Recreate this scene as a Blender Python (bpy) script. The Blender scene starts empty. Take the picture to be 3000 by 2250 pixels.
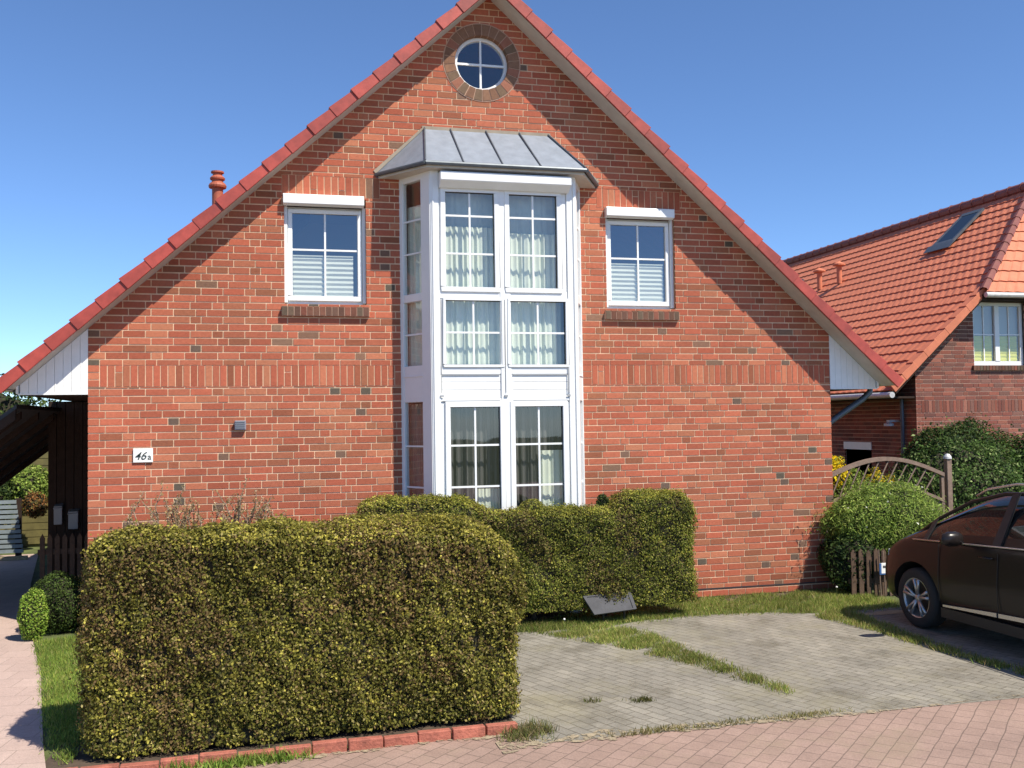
import bpy, bmesh, math, random
import numpy as np
from mathutils import Vector, Matrix
random.seed(7); RNG = np.random.default_rng(11)
R = math.radians
sc = bpy.context.scene
COL = sc.collection

# ------------------------------------------------------------ camera
cam = bpy.data.cameras.new("camera"); camo = bpy.data.objects.new("camera", cam); COL.objects.link(camo)
YAW, PITCH, ROLL = 0.244544, 0.03892, -0.014911
Fw = Vector((math.sin(YAW)*math.cos(PITCH), math.cos(YAW)*math.cos(PITCH), math.sin(PITCH)))
Rt = Vector((math.cos(YAW), -math.sin(YAW), 0)); Up = Rt.cross(Fw)
Rt2 = math.cos(ROLL)*Rt + math.sin(ROLL)*Up; Up2 = -math.sin(ROLL)*Rt + math.cos(ROLL)*Up
camo.matrix_world = Matrix(((Rt2.x, Up2.x, -Fw.x, 1.9834), (Rt2.y, Up2.y, -Fw.y, -11.727), (Rt2.z, Up2.z, -Fw.z, 2.3107), (0, 0, 0, 1)))
cam.sensor_width = 36; cam.lens = 2844.34/3000*36; cam.clip_start = 0.1; cam.clip_end = 2000
sc.camera = camo
# ------------------------------------------------------------ light
SUN = Vector((0.80, -1.0, 1.66)).normalized()
w = bpy.data.worlds.new("World"); sc.world = w; w.use_nodes = True
nt = w.node_tree; sky = nt.nodes.new('ShaderNodeTexSky'); sky.sky_type = 'NISHITA'; sky.sun_disc = False
sky.sun_elevation = math.asin(SUN.z); sky.sun_rotation = math.atan2(SUN.x, SUN.y)
sky.air_density = 0.85; sky.dust_density = 0.0; sky.ozone_density = 8.0; sky.altitude = 1500
nt.links.new(sky.outputs[0], nt.nodes['Background'].inputs[0]); nt.nodes['Background'].inputs[1].default_value = 0.135
sl = bpy.data.lights.new("sun", 'SUN'); sl.energy = 5.0; sl.angle = R(0.55); sl.color = (1.0, 0.925, 0.80)
so = bpy.data.objects.new("sun", sl); COL.objects.link(so); so.rotation_euler = (-SUN).to_track_quat('-Z', 'Y').to_euler(); so.location = SUN*30
sc.view_settings.view_transform = 'Standard'; sc.view_settings.look = 'None'; sc.view_settings.exposure = 0.50; sc.view_settings.gamma = 1
sc.render.engine = 'CYCLES'

# ------------------------------------------------------------ materials
def nodes(m):
    m.use_nodes = True; t = m.node_tree; b = t.nodes['Principled BSDF']; return t, b
def mat(name, col, rough=0.7, metal=0.0, bump=0.0, bscale=60, var=0.0, vscale=4.0, spec=0.5, attr=False, trans=0.0):
    """principled material: base colour (or the mesh's Col attribute) with noise variation and a fine bump"""
    m = bpy.data.materials.new(name); t, b = nodes(m); N, L = t.nodes.new, t.links.new
    b.inputs['Roughness'].default_value = rough; b.inputs['Metallic'].default_value = metal
    b.inputs['Specular IOR Level'].default_value = spec
    tc = N('ShaderNodeTexCoord'); src = None
    if attr:
        a = N('ShaderNodeAttribute'); a.attribute_name = 'Col'; src = a.outputs['Color']
    else:
        rgb = N('ShaderNodeRGB'); rgb.outputs[0].default_value = (*col, 1); src = rgb.outputs[0]
    if var > 0:
        n = N('ShaderNodeTexNoise'); n.inputs['Scale'].default_value = vscale; n.inputs['Detail'].default_value = 8; n.inputs['Roughness'].default_value = 0.65
        L(tc.outputs['Object'], n.inputs['Vector'])
        mr = N('ShaderNodeMapRange'); mr.inputs[1].default_value = 0.3; mr.inputs[2].default_value = 0.7
        mr.inputs[3].default_value = 1-var; mr.inputs[4].default_value = 1+var; L(n.outputs[0], mr.inputs[0])
        mx = N('ShaderNodeMix'); mx.data_type = 'RGBA'; mx.blend_type = 'MULTIPLY'; mx.inputs[0].default_value = 1
        L(src, mx.inputs[6]); L(mr.outputs[0], mx.inputs[7]); src = mx.outputs[2]
    L(src, b.inputs['Base Color'])
    if bump > 0:
        n2 = N('ShaderNodeTexNoise'); n2.inputs['Scale'].default_value = bscale; n2.inputs['Detail'].default_value = 6
        L(tc.outputs['Object'], n2.inputs['Vector'])
        bp = N('ShaderNodeBump'); bp.inputs['Strength'].default_value = bump; bp.inputs['Distance'].default_value = 0.01
        L(n2.outputs[0], bp.inputs['Height']); L(bp.outputs[0], b.inputs['Normal'])
    if trans > 0:
        b.inputs['Transmission Weight'].default_value = trans
    return m
def leafmat(name, rough=0.5, tr=0.35):
    m = bpy.data.materials.new(name); t, b = nodes(m); N, L = t.nodes.new, t.links.new
    a = N('ShaderNodeAttribute'); a.attribute_name = 'Col'; L(a.outputs['Color'], b.inputs['Base Color'])
    b.inputs['Roughness'].default_value = 0.65; b.inputs['Specular IOR Level'].default_value = 0.18
    tl = N('ShaderNodeBsdfTranslucent'); L(a.outputs['Color'], tl.inputs['Color'])
    mx = N('ShaderNodeMixShader'); mx.inputs[0].default_value = tr
    L(b.outputs[0], mx.inputs[1]); L(tl.outputs[0], mx.inputs[2]); L(mx.outputs[0], t.nodes['Material Output'].inputs[0])
    return m
def glassmat(name, tint=(0.75, 0.82, 0.86), refl=1.5, base=0.06):
    m = bpy.data.materials.new(name); m.use_nodes = True; t = m.node_tree; t.nodes.remove(t.nodes['Principled BSDF']); N, L = t.nodes.new, t.links.new
    tr = N('ShaderNodeBsdfTransparent'); tr.inputs[0].default_value = (*tint, 1)
    gl = N('ShaderNodeBsdfGlossy'); gl.inputs['Roughness'].default_value = 0.015; gl.inputs[0].default_value = (0.95, 0.97, 1, 1)
    fr = N('ShaderNodeLayerWeight'); fr.inputs[0].default_value = 0.5
    pw = N('ShaderNodeMath'); pw.operation = 'POWER'; pw.inputs[1].default_value = 4.0; L(fr.outputs[1], pw.inputs[0])
    mt = N('ShaderNodeMath'); mt.operation = 'MULTIPLY_ADD'; mt.inputs[1].default_value = 0.9-base; mt.inputs[2].default_value = base; L(pw.outputs[0], mt.inputs[0])
    n = N('ShaderNodeTexNoise'); n.inputs['Scale'].default_value = 1.3; tc = N('ShaderNodeTexCoord'); L(tc.outputs['Object'], n.inputs['Vector'])
    bp = N('ShaderNodeBump'); bp.inputs['Strength'].default_value = 0.06; bp.inputs['Distance'].default_value = 0.05; L(n.outputs[0], bp.inputs['Height']); L(bp.outputs[0], gl.inputs['Normal'])
    mx = N('ShaderNodeMixShader'); L(mt.outputs[0], mx.inputs[0]); L(tr.outputs[0], mx.inputs[1]); L(gl.outputs[0], mx.inputs[2])
    L(mx.outputs[0], t.nodes['Material Output'].inputs[0]); return m
def pavermat(name, c1, c2, joint, bw, bh, rot, mortar=0.012, rough=0.85, moss=None, offs=0.5, mossamt=0.5, bump=0.5, stain=0.18):
    m = bpy.data.materials.new(name); t, b = nodes(m); N, L = t.nodes.new, t.links.new
    tc = N('ShaderNodeTexCoord'); mp = N('ShaderNodeMapping'); mp.inputs['Rotation'].default_value = (0, 0, rot); L(tc.outputs['Object'], mp.inputs[0])
    wn = N('ShaderNodeTexNoise'); wn.inputs['Scale'].default_value = 2.0; L(tc.outputs['Object'], wn.inputs['Vector'])
    wm = N('ShaderNodeMix'); wm.data_type = 'RGBA'; wm.blend_type = 'LINEAR_LIGHT'; wm.inputs[0].default_value = 0.02; L(mp.outputs[0], wm.inputs[6]); L(wn.outputs[1], wm.inputs[7])
    bt = N('ShaderNodeTexBrick'); bt.offset = offs; bt.inputs['Scale'].default_value = 1
    bt.inputs['Color1'].default_value = (*c1, 1); bt.inputs['Color2'].default_value = (*c2, 1); bt.inputs['Mortar'].default_value = (*joint, 1)
    bt.inputs['Mortar Size'].default_value = mortar/2; bt.inputs['Mortar Smooth'].default_value = 0.3; bt.inputs['Brick Width'].default_value = bw; bt.inputs['Row Height'].default_value = bh
    L(wm.outputs[2], bt.inputs['Vector'])
    n = N('ShaderNodeTexNoise'); n.inputs['Scale'].default_value = 1.6; n.inputs['Detail'].default_value = 10; n.inputs['Roughness'].default_value = 0.7; L(tc.outputs['Object'], n.inputs['Vector'])
    mr = N('ShaderNodeMapRange'); mr.inputs[1].default_value = 0.3; mr.inputs[2].default_value = 0.7; mr.inputs[3].default_value = 1-stain; mr.inputs[4].default_value = 1+stain; L(n.outputs[0], mr.inputs[0])
    mx = N('ShaderNodeMix'); mx.data_type = 'RGBA'; mx.blend_type = 'MULTIPLY'; mx.inputs[0].default_value = 1; L(bt.outputs[0], mx.inputs[6]); L(mr.outputs[0], mx.inputs[7])
    gr = N('ShaderNodeTexNoise'); gr.inputs['Scale'].default_value = 90; gr.inputs['Detail'].default_value = 4; L(tc.outputs['Object'], gr.inputs['Vector'])
    mg = N('ShaderNodeMapRange'); mg.inputs[1].default_value = 0.3; mg.inputs[2].default_value = 0.7; mg.inputs[3].default_value = 0.86; mg.inputs[4].default_value = 1.14; L(gr.outputs[0], mg.inputs[0])
    mx2 = N('ShaderNodeMix'); mx2.data_type = 'RGBA'; mx2.blend_type = 'MULTIPLY'; mx2.inputs[0].default_value = 1; L(mx.outputs[2], mx2.inputs[6]); L(mg.outputs[0], mx2.inputs[7])
    out = mx2.outputs[2]
    if moss:
        n3 = N('ShaderNodeTexNoise'); n3.inputs['Scale'].default_value = 0.9; n3.inputs['Detail'].default_value = 9; n3.inputs['Roughness'].default_value = 0.75; L(tc.outputs['Object'], n3.inputs['Vector'])
        m3 = N('ShaderNodeMapRange'); m3.inputs[1].default_value = 0.5; m3.inputs[2].default_value = 0.68; m3.inputs[3].default_value = 0; m3.inputs[4].default_value = mossamt; L(n3.outputs[0], m3.inputs[0])
        mx3 = N('ShaderNodeMix'); mx3.data_type = 'RGBA'; L(m3.outputs[0], mx3.inputs[0]); L(out, mx3.inputs[6]); mx3.inputs[7].default_value = (*moss, 1); out = mx3.outputs[2]
    L(out, b.inputs['Base Color']); b.inputs['Roughness'].default_value = rough
    iv = N('ShaderNodeMath'); iv.operation = 'SUBTRACT'; iv.inputs[0].default_value = 1; L(bt.outputs[1], iv.inputs[1])
    ad = N('ShaderNodeMath'); ad.operation = 'MULTIPLY_ADD'; ad.inputs[1].default_value = 0.25; L(gr.outputs[0], ad.inputs[0]); L(iv.outputs[0], ad.inputs[2])
    bp = N('ShaderNodeBump'); bp.inputs['Strength'].default_value = bump; bp.inputs['Distance'].default_value = 0.006; L(ad.outputs[0], bp.inputs['Height']); L(bp.outputs[0], b.inputs['Normal'])
    return m

M = {}
M['brick'] = mat('brick_faces', (0, 0, 0), 0.85, attr=True, var=0.14, vscale=28, bump=0.35, bscale=120, spec=0.25)
M['mortar'] = mat('mortar_joints', (0.72, 0.52, 0.345), 0.95, var=0.25, vscale=3, bump=0.3, bscale=200, spec=0.1)
M['mortar2'] = mat('neighbour_mortar', (0.52, 0.34, 0.25), 0.95, var=0.15, vscale=3, spec=0.1)
M['plaster'] = mat('inner_wall', (0.42, 0.40, 0.38), 0.9)
M['white'] = mat('white_plastic', (0.80, 0.81, 0.80), 0.35, var=0.03, vscale=6)
M['whitewood'] = mat('white_boards', (0.80, 0.81, 0.80), 0.5, var=0.04, vscale=9)
M['soffit'] = mat('soffit_boards', (0.56, 0.53, 0.46), 0.6, var=0.10, vscale=5)
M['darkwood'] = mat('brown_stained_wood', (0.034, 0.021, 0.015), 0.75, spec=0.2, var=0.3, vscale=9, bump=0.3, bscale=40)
M['verge'] = mat('glazed_red_tile', (0, 0, 0), 0.5, attr=True, var=0.26, vscale=6, bump=0.1, bscale=30)
M['roofred'] = mat('red_roof_tile', (0.40, 0.075, 0.045), 0.5, var=0.18, vscale=7)
M['roof2'] = mat('orange_clay_tile', (0.55, 0.172, 0.088), 0.75, var=0.13, vscale=5, bump=0.2, bscale=50)
M['terracotta'] = mat('terracotta_pipe', (0.36, 0.095, 0.05), 0.6, var=0.15, vscale=10)
M['zinc'] = mat('weathered_zinc', (0.235, 0.265, 0.31), 0.6, metal=0.2, var=0.14, vscale=7, bump=0.15, bscale=14)
M['darkzinc'] = mat('dark_zinc_gutter', (0.10, 0.12, 0.14), 0.45, metal=0.3, var=0.2, vscale=12)
M['lightzinc'] = mat('light_zinc', (0.55, 0.54, 0.52), 0.5, metal=0.2, var=0.15, vscale=12)
M['gasket'] = mat('black_rubber_seal', (0.03, 0.03, 0.035), 0.6)
M['groove'] = mat('shadow_gap', (0.35, 0.36, 0.37), 0.8)
M['glass'] = glassmat('window_glass', (0.92, 0.94, 0.92), 1.5, 0.11)
M['glassdark'] = glassmat('tinted_glass', (0.40, 0.47, 0.52), 1.55, 0.10)
M['glasssky'] = glassmat('sky_reflecting_glass', (0.92, 0.94, 0.92), 1.5, 0.19)
M['curtain'] = mat('sheer_white_curtain', (0.66, 0.70, 0.60), 0.9, var=0.05, vscale=12)
M['greycurtain'] = mat('grey_striped_curtain', (0, 0, 0), 0.9, attr=True)
M['blind'] = mat('pleated_white_blind', (0.60, 0.62, 0.54), 0.9)
M['yellowblind'] = mat('pleated_lime_blind', (0.60, 0.58, 0.12), 0.9)
M['leaf'] = leafmat('leaf_faces')
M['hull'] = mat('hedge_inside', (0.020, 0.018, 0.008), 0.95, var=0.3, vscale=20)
M['twig'] = mat('bark_twigs', (0.26, 0.19, 0.13), 0.85, var=0.25, vscale=40)
M['bark'] = mat('tree_bark', (0.10, 0.075, 0.05), 0.9, var=0.3, vscale=15, bump=0.6, bscale=30)
M['soil'] = mat('garden_soil', (0.075, 0.052, 0.034), 0.95, var=0.35, vscale=6, bump=0.8, bscale=40)
M['turf'] = mat('turf_ground', (0.085, 0.105, 0.028), 0.95, var=0.45, vscale=5, bump=0.8, bscale=60)
M['drive'] = pavermat('grey_driveway_pavers', (0.250, 0.230, 0.188), (0.208, 0.192, 0.158), (0.105, 0.092, 0.064), 0.20, 0.10, R(67), 0.010, moss=(0.24, 0.215, 0.12), mossamt=0.5, stain=0.24)
M['road'] = pavermat('pink_road_pavers', (0.315, 0.215, 0.172), (0.280, 0.190, 0.150), (0.175, 0.122, 0.095), 0.175, 0.125, R(-43), 0.010, moss=(0.27, 0.215, 0.135), mossamt=0.5, stain=0.18)
M['path'] = pavermat('pink_path_pavers', (0.46, 0.345, 0.295), (0.425, 0.315, 0.27), (0.30, 0.23, 0.19), 0.30, 0.30, R(8), 0.008, stain=0.1)
M['kerb'] = mat('red_concrete_stone', (0.36, 0.115, 0.075), 0.85, var=0.42, vscale=7, bump=0.8, bscale=50)
M['sand'] = mat('pale_sand', (0.34, 0.27, 0.165), 0.95, var=0.3, vscale=12, bump=0.8, bscale=60)
def ragged(m, scale=14, lo=0.46, hi=0.54):
    t = m.node_tree; N, L = t.nodes.new, t.links.new; tc = N('ShaderNodeTexCoord'); n = N('ShaderNodeTexNoise'); n.inputs['Scale'].default_value = scale; n.inputs['Detail'].default_value = 8; n.inputs['Roughness'].default_value = 0.7
    L(tc.outputs['Object'], n.inputs['Vector']); mr = N('ShaderNodeMapRange'); mr.inputs[1].default_value = lo; mr.inputs[2].default_value = hi; L(n.outputs[0], mr.inputs[0]); L(mr.outputs[0], t.nodes['Principled BSDF'].inputs['Alpha']); return m
M['grit'] = ragged(mat('loose_sand_and_grit', (0.32, 0.26, 0.17), 0.95, var=0.35, vscale=20, bump=0.8, bscale=60))
M['dirt'] = ragged(mat('damp_dirt_film', (0.17, 0.15, 0.105), 0.95, var=0.3, vscale=10), 1.7, 0.52, 0.75)
M['dirt'].node_tree.nodes['Map Range.001' if 'Map Range.001' in M['dirt'].node_tree.nodes else 'Map Range'].inputs[4].default_value = 0.55
M['fencewood'] = mat('weathered_fence_wood', (0.20, 0.135, 0.10), 0.75, var=0.25, vscale=14, bump=0.3, bscale=40)
M['picket'] = mat('brown_picket_wood', (0.085, 0.05, 0.03), 0.8, var=0.35, vscale=14, bump=0.3, bscale=40)
M['slat'] = mat('grey_green_slats', (0.20, 0.235, 0.24), 0.6, var=0.15, vscale=8)
M['olive'] = mat('olive_boards', (0.13, 0.11, 0.035), 0.7, var=0.3, vscale=6)
M['slate'] = mat('dark_carport_roof', (0.05, 0.055, 0.06), 0.7, var=0.3, vscale=8)
M['greybox'] = mat('grey_metal_box', (0.28, 0.27, 0.31), 0.45, metal=0.2)
M['postbox'] = mat('brushed_steel_letterbox', (0.22, 0.23, 0.24), 0.5, metal=0.3)
M['sign'] = mat('enamel_sign', (0.82, 0.82, 0.78), 0.25)
M['ink'] = mat('black_lettering', (0.03, 0.045, 0.045), 0.5)
M['slab'] = mat('grey_plastic_panel', (0.085, 0.085, 0.09), 0.8, spec=0.15, var=0.18, vscale=9)
M['blue'] = mat('blue_sign_band', (0.05, 0.12, 0.30), 0.4)
M['carpaint'] = mat('dark_brown_car_paint', (0.017, 0.0135, 0.0125), 0.30, metal=0.0, var=0.08, vscale=40, spec=0.25)
M['carpaint'].node_tree.nodes['Principled BSDF'].inputs['Coat Weight'].default_value = 0.15
M['carglass'] = mat('car_window_glass', (0.012, 0.014, 0.013), 0.03, spec=0.7)
M['cartrim'] = mat('black_car_trim', (0.018, 0.018, 0.018), 0.5)
M['tyre'] = mat('tyre_rubber', (0.02, 0.02, 0.02), 0.85, bump=0.3, bscale=80)
M['rim'] = mat('alloy_rim', (0.42, 0.42, 0.42), 0.32, metal=0.7)
M['chrome'] = mat('chrome_trim', (0.60, 0.58, 0.55), 0.25, metal=0.8)
M['lampglass'] = mat('headlight_lens', (0.55, 0.55, 0.52), 0.08, spec=0.8)

# ------------------------------------------------------------ helpers
class MB:
    """collects shapes; build() links them as ONE mesh object"""
    def __init__(s): s.v, s.f, s.c, s.mi = [], [], [], []
    def poly(s, pts, col=None, mi=0):
        b = len(s.v); s.v += [tuple(p) for p in pts]; s.f.append(tuple(range(b, b+len(pts)))); s.c.append(col); s.mi.append(mi)
    def mesh(s, vs, fs, col=None, mi=0):
        b = len(s.v); s.v += [tuple(p) for p in vs]
        for f in fs: s.f.append(tuple(b+i for i in f)); s.c.append(col); s.mi.append(mi)
    def box(s, x0, x1, y0, y1, z0, z1, col=None, mi=0, T=None):
        vs = [(x0, y0, z0), (x1, y0, z0), (x1, y1, z0), (x0, y1, z0), (x0, y0, z1), (x1, y0, z1), (x1, y1, z1), (x0, y1, z1)]
        if T: vs = [T(v) for v in vs]
        s.mesh(vs, [(0, 3, 2, 1), (4, 5, 6, 7), (0, 1, 5, 4), (1, 2, 6, 5), (2, 3, 7, 6), (3, 0, 4, 7)], col, mi)
    def prism(s, pts, d, col=None, mi=0, back=True):
        """polygon pts (3d) extruded by vector d"""
        n = len(pts); d = Vector(d); a = [Vector(p) for p in pts]; vs = a+[p+d for p in a]
        fs = [tuple(range(n))]+([tuple(range(2*n-1, n-1, -1))] if back else [])+[(i, i+n, (i+1) % n+n, (i+1) % n) for i in range(n)]
        s.mesh(vs, fs, col, mi)
    def tube(s, pts, r, n=8, col=None, mi=0, caps=True):
        pts = [Vector(p) for p in pts]; rs = r if isinstance(r, (list, tuple)) else [r]*len(pts); b = len(s.v); u = None
        for i, p in enumerate(pts):
            t = (pts[min(i+1, len(pts)-1)]-pts[max(i-1, 0)]).normalized()
            if u is None: u = t.cross(Vector((0, 0, 1)) if abs(t.z) < 0.9 else Vector((1, 0, 0))).normalized()
            u = (u-t*u.dot(t)).normalized(); v = t.cross(u)
            for k in range(n):
                a = 2*math.pi*k/n; s.v.append(tuple(p+(u*math.cos(a)+v*math.sin(a))*rs[i]))
        for i in range(len(pts)-1):
            for k in range(n):
                s.f.append((b+i*n+k, b+i*n+(k+1) % n, b+(i+1)*n+(k+1) % n, b+(i+1)*n+k)); s.c.append(col); s.mi.append(mi)
        if caps:
            s.f.append(tuple(b+k for k in range(n))[::-1]); s.c.append(col); s.mi.append(mi)
            e = b+(len(pts)-1)*n; s.f.append(tuple(e+k for k in range(n))); s.c.append(col); s.mi.append(mi)
    def lathe(s, prof, c, n=20, axis=None, col=None, mi=0):
        """prof = (radius, height) pairs about +Z at c, or mapped by axis (u,v,w)"""
        c = Vector(c); u, v, w_ = axis or (Vector((1, 0, 0)), Vector((0, 1, 0)), Vector((0, 0, 1))); b = len(s.v)
        for r, h in prof:
            for k in range(n):
                a = 2*math.pi*k/n; s.v.append(tuple(c+u*(r*math.cos(a))+v*(r*math.sin(a))+w_*h))
        for i in range(len(prof)-1):
            for k in range(n):
                s.f.append((b+i*n+k, b+i*n+(k+1) % n, b+(i+1)*n+(k+1) % n, b+(i+1)*n+k)); s.c.append(col); s.mi.append(mi)
    def build(s, name, m, parent=None, smooth=False, bevel=0.0):
        me = bpy.data.meshes.new(name); me.from_pydata(s.v, [], s.f)
        ms = m if isinstance(m, (list, tuple)) else [m]
        for q in ms: me.materials.append(q)
        if len(ms) > 1: me.polygons.foreach_set('material_index', s.mi)
        if any(c is not None for c in s.c):
            ca = me.color_attributes.new('Col', 'FLOAT_COLOR', 'CORNER'); arr = []
            for f, c in zip(s.f, s.c): arr += (list(c or (0.5, 0.5, 0.5))+[1])*len(f)
            ca.data.foreach_set('color', arr)
        if smooth: me.polygons.foreach_set('use_smooth', [True]*len(me.polygons))
        me.update(); o = link(name, me, parent)
        if bevel > 0:
            bm = bmesh.new(); bm.from_mesh(me); bmesh.ops.remove_doubles(bm, verts=bm.verts, dist=1e-5)
            bmesh.ops.bevel(bm, geom=bm.edges[:], offset=bevel, segments=1, affect='EDGES', profile=0.5, clamp_overlap=True); bm.to_mesh(me); bm.free()
        return o
def link(name, me, parent=None):
    o = bpy.data.objects.new(name, me); COL.objects.link(o)
    if parent is not None:
        o.parent = parent; o.matrix_parent_inverse = Matrix.Translation(parent.get('base', (0, 0, 0))).inverted() if 'base' in parent else Matrix.Identity(4)
    return o
def tag(o, label=None, cat=None, group=None, kind=None):
    if label: o['label'] = label
    if cat: o['category'] = cat
    if group: o['group'] = group
    if kind: o['kind'] = kind
    return o
def thing(name, label, cat, loc, group=None):
    o = bpy.data.objects.new(name, None); COL.objects.link(o); o.location = loc; o['base'] = list(loc); o.empty_display_size = 0.2
    return tag(o, label, cat, group)
def copy_thing(o, off, label=None, rot=0, scale=1):
    c = o.copy(); COL.objects.link(c); c.location = Vector(o.location)+Vector(off); c.rotation_euler.z = rot; c.scale = (scale,)*3
    if label: c['label'] = label
    for ch in [x for x in bpy.data.objects if x.parent == o]:
        d = ch.copy(); COL.objects.link(d); d.parent = c
    return c
def clip(poly, a, b, c):
    """keep the part of a 2d polygon where a*x+b*z<=c"""
    out = []
    for i in range(len(poly)):
        p, q = poly[i], poly[(i+1) % len(poly)]; dp = a*p[0]+b*p[1]-c; dq = a*q[0]+b*q[1]-c
        if dp <= 0: out.append(p)
        if dp*dq < 0:
            t = dp/(dp-dq); out.append((p[0]+(q[0]-p[0])*t, p[1]+(q[1]-p[1])*t))
    return out
def rect_minus(r, holes):
    rs = [r]
    for h in holes:
        nr = []
        for x0, x1, z0, z1 in rs:
            if h[0] >= x1 or h[1] <= x0 or h[2] >= z1 or h[3] <= z0: nr.append((x0, x1, z0, z1)); continue
            if h[0] > x0: nr.append((x0, h[0], z0, z1))
            if h[1] < x1: nr.append((h[1], x1, z0, z1))
            a, b = max(x0, h[0]), min(x1, h[1])
            if h[2] > z0: nr.append((a, b, z0, h[2]))
            if h[3] < z1: nr.append((a, b, h[3], z1))
        rs = nr
    return [q for q in rs if q[1]-q[0] > 0.004 and q[3]-q[2] > 0.004]

def brickcol(kind=0):
    u = random.random()
    if kind == 0:
        if u < 0.70: c = (0.425, 0.128, 0.070)
        elif u < 0.87: c = (0.455, 0.165, 0.088)
        elif u < 0.99: c = (0.325, 0.118, 0.062)
        else: c = (0.24, 0.135, 0.085)
        k = random.uniform(0.84, 1.15)
    elif kind == 1:
        c = random.choice([(0.25, 0.090, 0.060), (0.21, 0.080, 0.058), (0.28, 0.11, 0.075), (0.19, 0.090, 0.068)]); k = random.uniform(0.8, 1.2)
    else:
        c = random.choice([(0.16, 0.075, 0.050), (0.13, 0.07, 0.05), (0.12, 0.08, 0.055), (0.20, 0.075, 0.05)]); k = random.uniform(0.8, 1.2)
    h = random.uniform(-0.03, 0.03)
    return (c[0]*k, c[1]*k*(1+h*3), c[2]*k*(1+h*3))
C12 = 0.25/3; HB = 0.1217; ST = 0.2433; J = 0.0115
def brick_wall(x0, x1, z0, z1, holes, soldiers, clips, Yp, kind, circ=None, zig=0.0):
    """wild-bond brick faces and mortar on the plane y=Yp. soldiers = [(x0,x1,z0,z1)] are courses of upright bricks"""
    B, Mo = MB(), MB()
    def face(r, col=None, mb=B, y=Yp, dep=0.028, jit=True):
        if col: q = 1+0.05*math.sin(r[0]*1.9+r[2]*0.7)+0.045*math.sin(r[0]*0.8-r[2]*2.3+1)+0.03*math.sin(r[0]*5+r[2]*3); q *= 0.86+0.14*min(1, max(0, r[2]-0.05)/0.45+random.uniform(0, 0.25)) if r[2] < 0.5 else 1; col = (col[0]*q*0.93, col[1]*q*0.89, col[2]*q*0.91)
        p = [(r[0], r[2]), (r[1], r[2]), (r[1], r[3]), (r[0], r[3])]
        for a in clips: p = clip(p, *a)
        if len(p) < 3: return
        yy = y+(random.uniform(-0.0015, 0.0015) if jit else 0)
        mb.prism([(q[0], yy, q[1]) for q in p], (0, dep, 0), col, back=False)
    k = 0; z = z0
    while z < z1-0.01:
        za, zb = z+J*0.62, z+C12-J*0.62
        # round opening: cut this course around it
        hl = list(holes)+[s for s in soldiers]
        if circ:
            d = min(abs(za-circ[1]), abs(zb-circ[1]), 0 if za < circ[1] < zb else 9)
            if d < circ[2]: hw = math.sqrt(circ[2]**2-d*d); hl.append((circ[0]-hw, circ[0]+hw, za-0.02, zb+0.02))
        x = x0; first = True; run = 0
        while x < x1-0.02:
            if first: wd = HB if k % 2 == 0 else HB*1.5
            else: wd = HB if (random.random() < 0.20 and run > 0) or run > 4 else ST
            run = 0 if wd < ST else run+1
            if x1-x-wd < HB*0.9: wd = x1-x if x1-x < ST*1.4 else x1-x-HB
            col = brickcol(kind)
            if wd <= HB*1.1 and kind == 0 and random.random() < 0.12: col = random.choice([(0.115, 0.095, 0.068), (0.145, 0.10, 0.072), (0.20, 0.12, 0.08)])
            for r in rect_minus((x+(0 if first else J/2), min(x+wd, x1)-(0 if x+wd >= x1-1e-4 else J/2), za, zb), hl): face(r, col)
            x += wd; first = False
        zt = min(z+C12, z1)
        mh = list(holes)
        if circ:
            d = min(abs(z-circ[1]), abs(z+C12-circ[1]), 0 if z < circ[1] < z+C12 else 9)
            if d < circ[2]: hw = math.sqrt(circ[2]**2-d*d); mh.append((circ[0]-hw, circ[0]+hw, z-0.01, zt+0.01))
        for r in rect_minus((x0+0.003, x1-0.003, z, zt), mh): face(r, None, Mo, Yp+0.006, 0.03, False)
        z += C12; k += 1
    for (sx0, sx1, sz0, sz1) in soldiers:
        x = sx0
        if sz1-sz0 > 0.2 and sx1-sx0 > 2.5:      # full band: stacked half bricks at its end
            for q in range(3):
                for r in rect_minus((x, x+HB-J/2, sz0+q*C12+J/2, sz0+(q+1)*C12-J/2), holes): face(r, brickcol(kind))
            x += HB
        n = max(1, round((sx1-x)/0.0811)); wd = (sx1-x)/n
        for i in range(n):
            for r in rect_minus((x+i*wd+J/2, x+(i+1)*wd-J/2, sz0+J/2, sz1-J/2), holes):
                if random.random() < 0.08 and sz1-sz0 > 0.2:
                    zm = sz0+random.choice([1, 2])*C12; face((r[0], r[1], r[2], zm-J/2), brickcol(kind)); face((r[0], r[1], zm+J/2, r[3]), brickcol(kind))
                else: face(r, brickcol(kind))
    return B, Mo

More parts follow.
